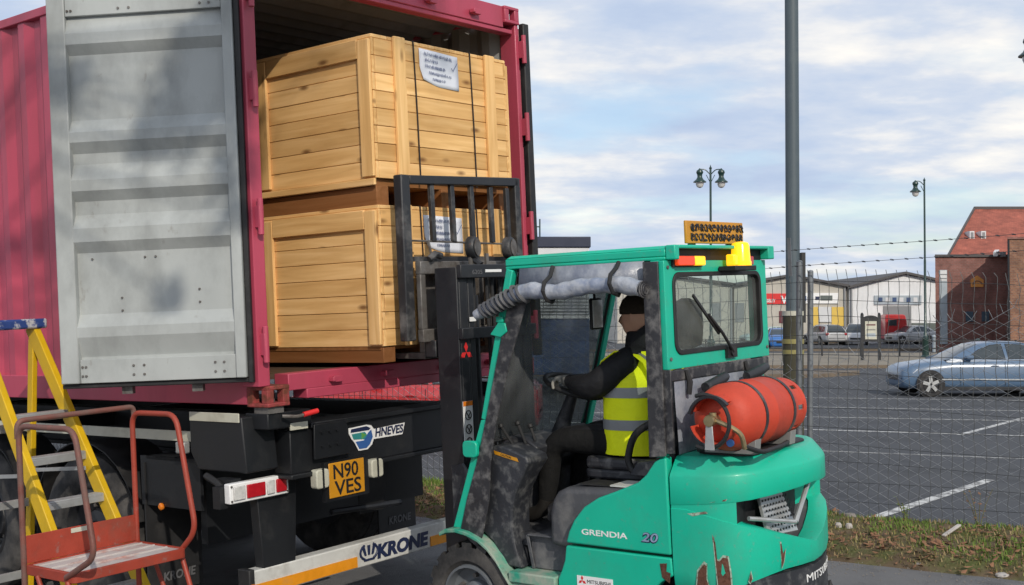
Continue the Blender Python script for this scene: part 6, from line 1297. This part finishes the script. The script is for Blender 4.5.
rock('rubble_piece', 'left of two pale rubble lumps on the verge behind the forklift', 'stone', (4.36, -1.385, .05), .022, .028, .05, 'rubble', 1)
rock('rubble_piece', 'right of two pale rubble lumps on the verge behind the forklift', 'stone', (4.36, -1.47, .05), .024, .026, .052, 'rubble', 2)
rock('slate_piece', 'flat grey stone at the edge of the yard tarmac', 'stone', (3.66, -2.25, .004), .05, .035, .025, 'slate_bit', 3)
rock('slate_piece', 'buff flat stone at the far right of the verge edge', 'stone', (3.60, -2.80, .004), .05, .045, .02, 'rubble', 4)
rock('mossy_stone', 'round mossy stone at the fence foot beside the forklift', 'stone', (4.80, -1.30, .03), .05, .05, .06, 'slate_bit', 5)
for k, (p0, p1, w, mt, lb) in enumerate((((4.36, -2.18, .07), (4.60, -2.22, .11), .03, 'rubble', 'pale broken stick standing up in the grass'), ((3.95, -2.35, .055), (4.28, -2.10, .06), .05, 'dead_leaf', 'brown rotten plank lying in the verge'), ((3.82, -2.62, .05), (4.02, -2.30, .055), .04, 'grass_straw', 'buff splintered board lying in the verge'))):
    m = MB(); m.bar(p0, p1, w, .014); o = m.build('scrap_wood', mt, frame=YARD, origin=p0, bev=.003); tag(o, lb, 'wood scrap')
# loose gravel on the yard edge
m = MB()
for i in range(900):
    y = RG.uniform(-4.5, 2.5); x = 3.62 - abs(RG.gauss(0, .22)); s = RG.uniform(.003, .009); c = Vector((x, y, s * .3)); m.add([c + Vector((s, 0, 0)), c + Vector((-s * .6, s * .8, 0)), c + Vector((-s * .6, -s * .8, 0)), c + Vector((0, 0, s))], [(0, 1, 3), (1, 2, 3), (2, 0, 3)])
o = m.build('gravel', 'slate_bit', frame=YARD, origin=(3.4, -1, 0), ang=0, recalc=False); tag(o, 'loose grit along the tarmac edge', 'gravel', kind='stuff')

# ================================================================== TREE behind the viewer: the low sun throws part of its crown's shade onto the open door
pm('bark', (.07, .055, .04), .9, 0, .3, 6., bump=.8, bs=30); pm('autumn_leaf', (.12, .10, .03), .8, 0, .4, 3., spec=.2)
tb = Vector((-1.9, -2.3, -.10)); tree = thing('broadleaf_tree', 'half bare autumn tree standing behind the photographer', 'tree', tb)
m = MB(); m.tube([tb + Vector((0, 0, -.2)), tb + Vector((.02, .03, 1.5)), tb + Vector((.06, .05, 3.2)), tb + Vector((.12, .1, 5.2)), tb + Vector((.3, .1, 7.6)), tb + Vector((.7, .0, 10.6))], [.19, .16, .14, .11, .08, .03], 10); m.build('trunk', 'bark', tree)
clumps = [((.98, -.88, 8.22), .26), ((.86, -.86, 8.02), .27), ((.72, -.85, 7.90), .24), ((.80, -.85, 7.72), .25), ((.60, -.84, 7.74), .20), ((.47, -.82, 7.60), .15), ((.39, -.81, 7.50), .10), ((-.07, -.78, 7.83), .13), ((.02, -.80, 7.92), .10), ((.92, -.86, 7.42), .15), ((.94, -.86, 7.15), .12), ((.55, -.82, 6.70), .10),
          ((1.5, -1.9, 10.4), .5), ((1.9, -2.3, 10.9), .6), ((2.4, -2.7, 10.6), .5), ((1.4, -2.6, 11.2), .5), ((2.7, -3.3, 10.6), .6), ((1.8, -3.3, 11.4), .6)]
RT_ = random.Random(77); lf = MB()
for k, (c, r) in enumerate(clumps):
    c = Vector(c); a = tb + Vector((.32, .08, 8.0 + .10 * (k % 8))); md = (a + c) / 2 + Vector((RT_.uniform(-.15, .15), RT_.uniform(-.15, .15), .5)); m = MB(); m.tube([a, md, c], [.035, .022, .007], 6); m.build('limb', 'bark', tree)
    for i in range(int(420 * (r / .25) ** 1.6 * (1 if r > .16 else .55))):
        p = c + Vector((RT_.uniform(-1, 1), RT_.uniform(-1, 1), RT_.uniform(-1, 1))) * r * RT_.uniform(.55, .95); s = RT_.uniform(.022, .045); u = Vector((RT_.uniform(-1, 1), RT_.uniform(-1, 1), RT_.uniform(-1, 1))).normalized(); v = u.orthogonal().normalized() * s * .6; u = u * s; lf.add([p - u, p - v, p + u, p + v], [(0, 1, 2, 3)])
o = lf.build('crown', 'autumn_leaf', tree, ang=0, recalc=False); tag(o, kind='stuff')
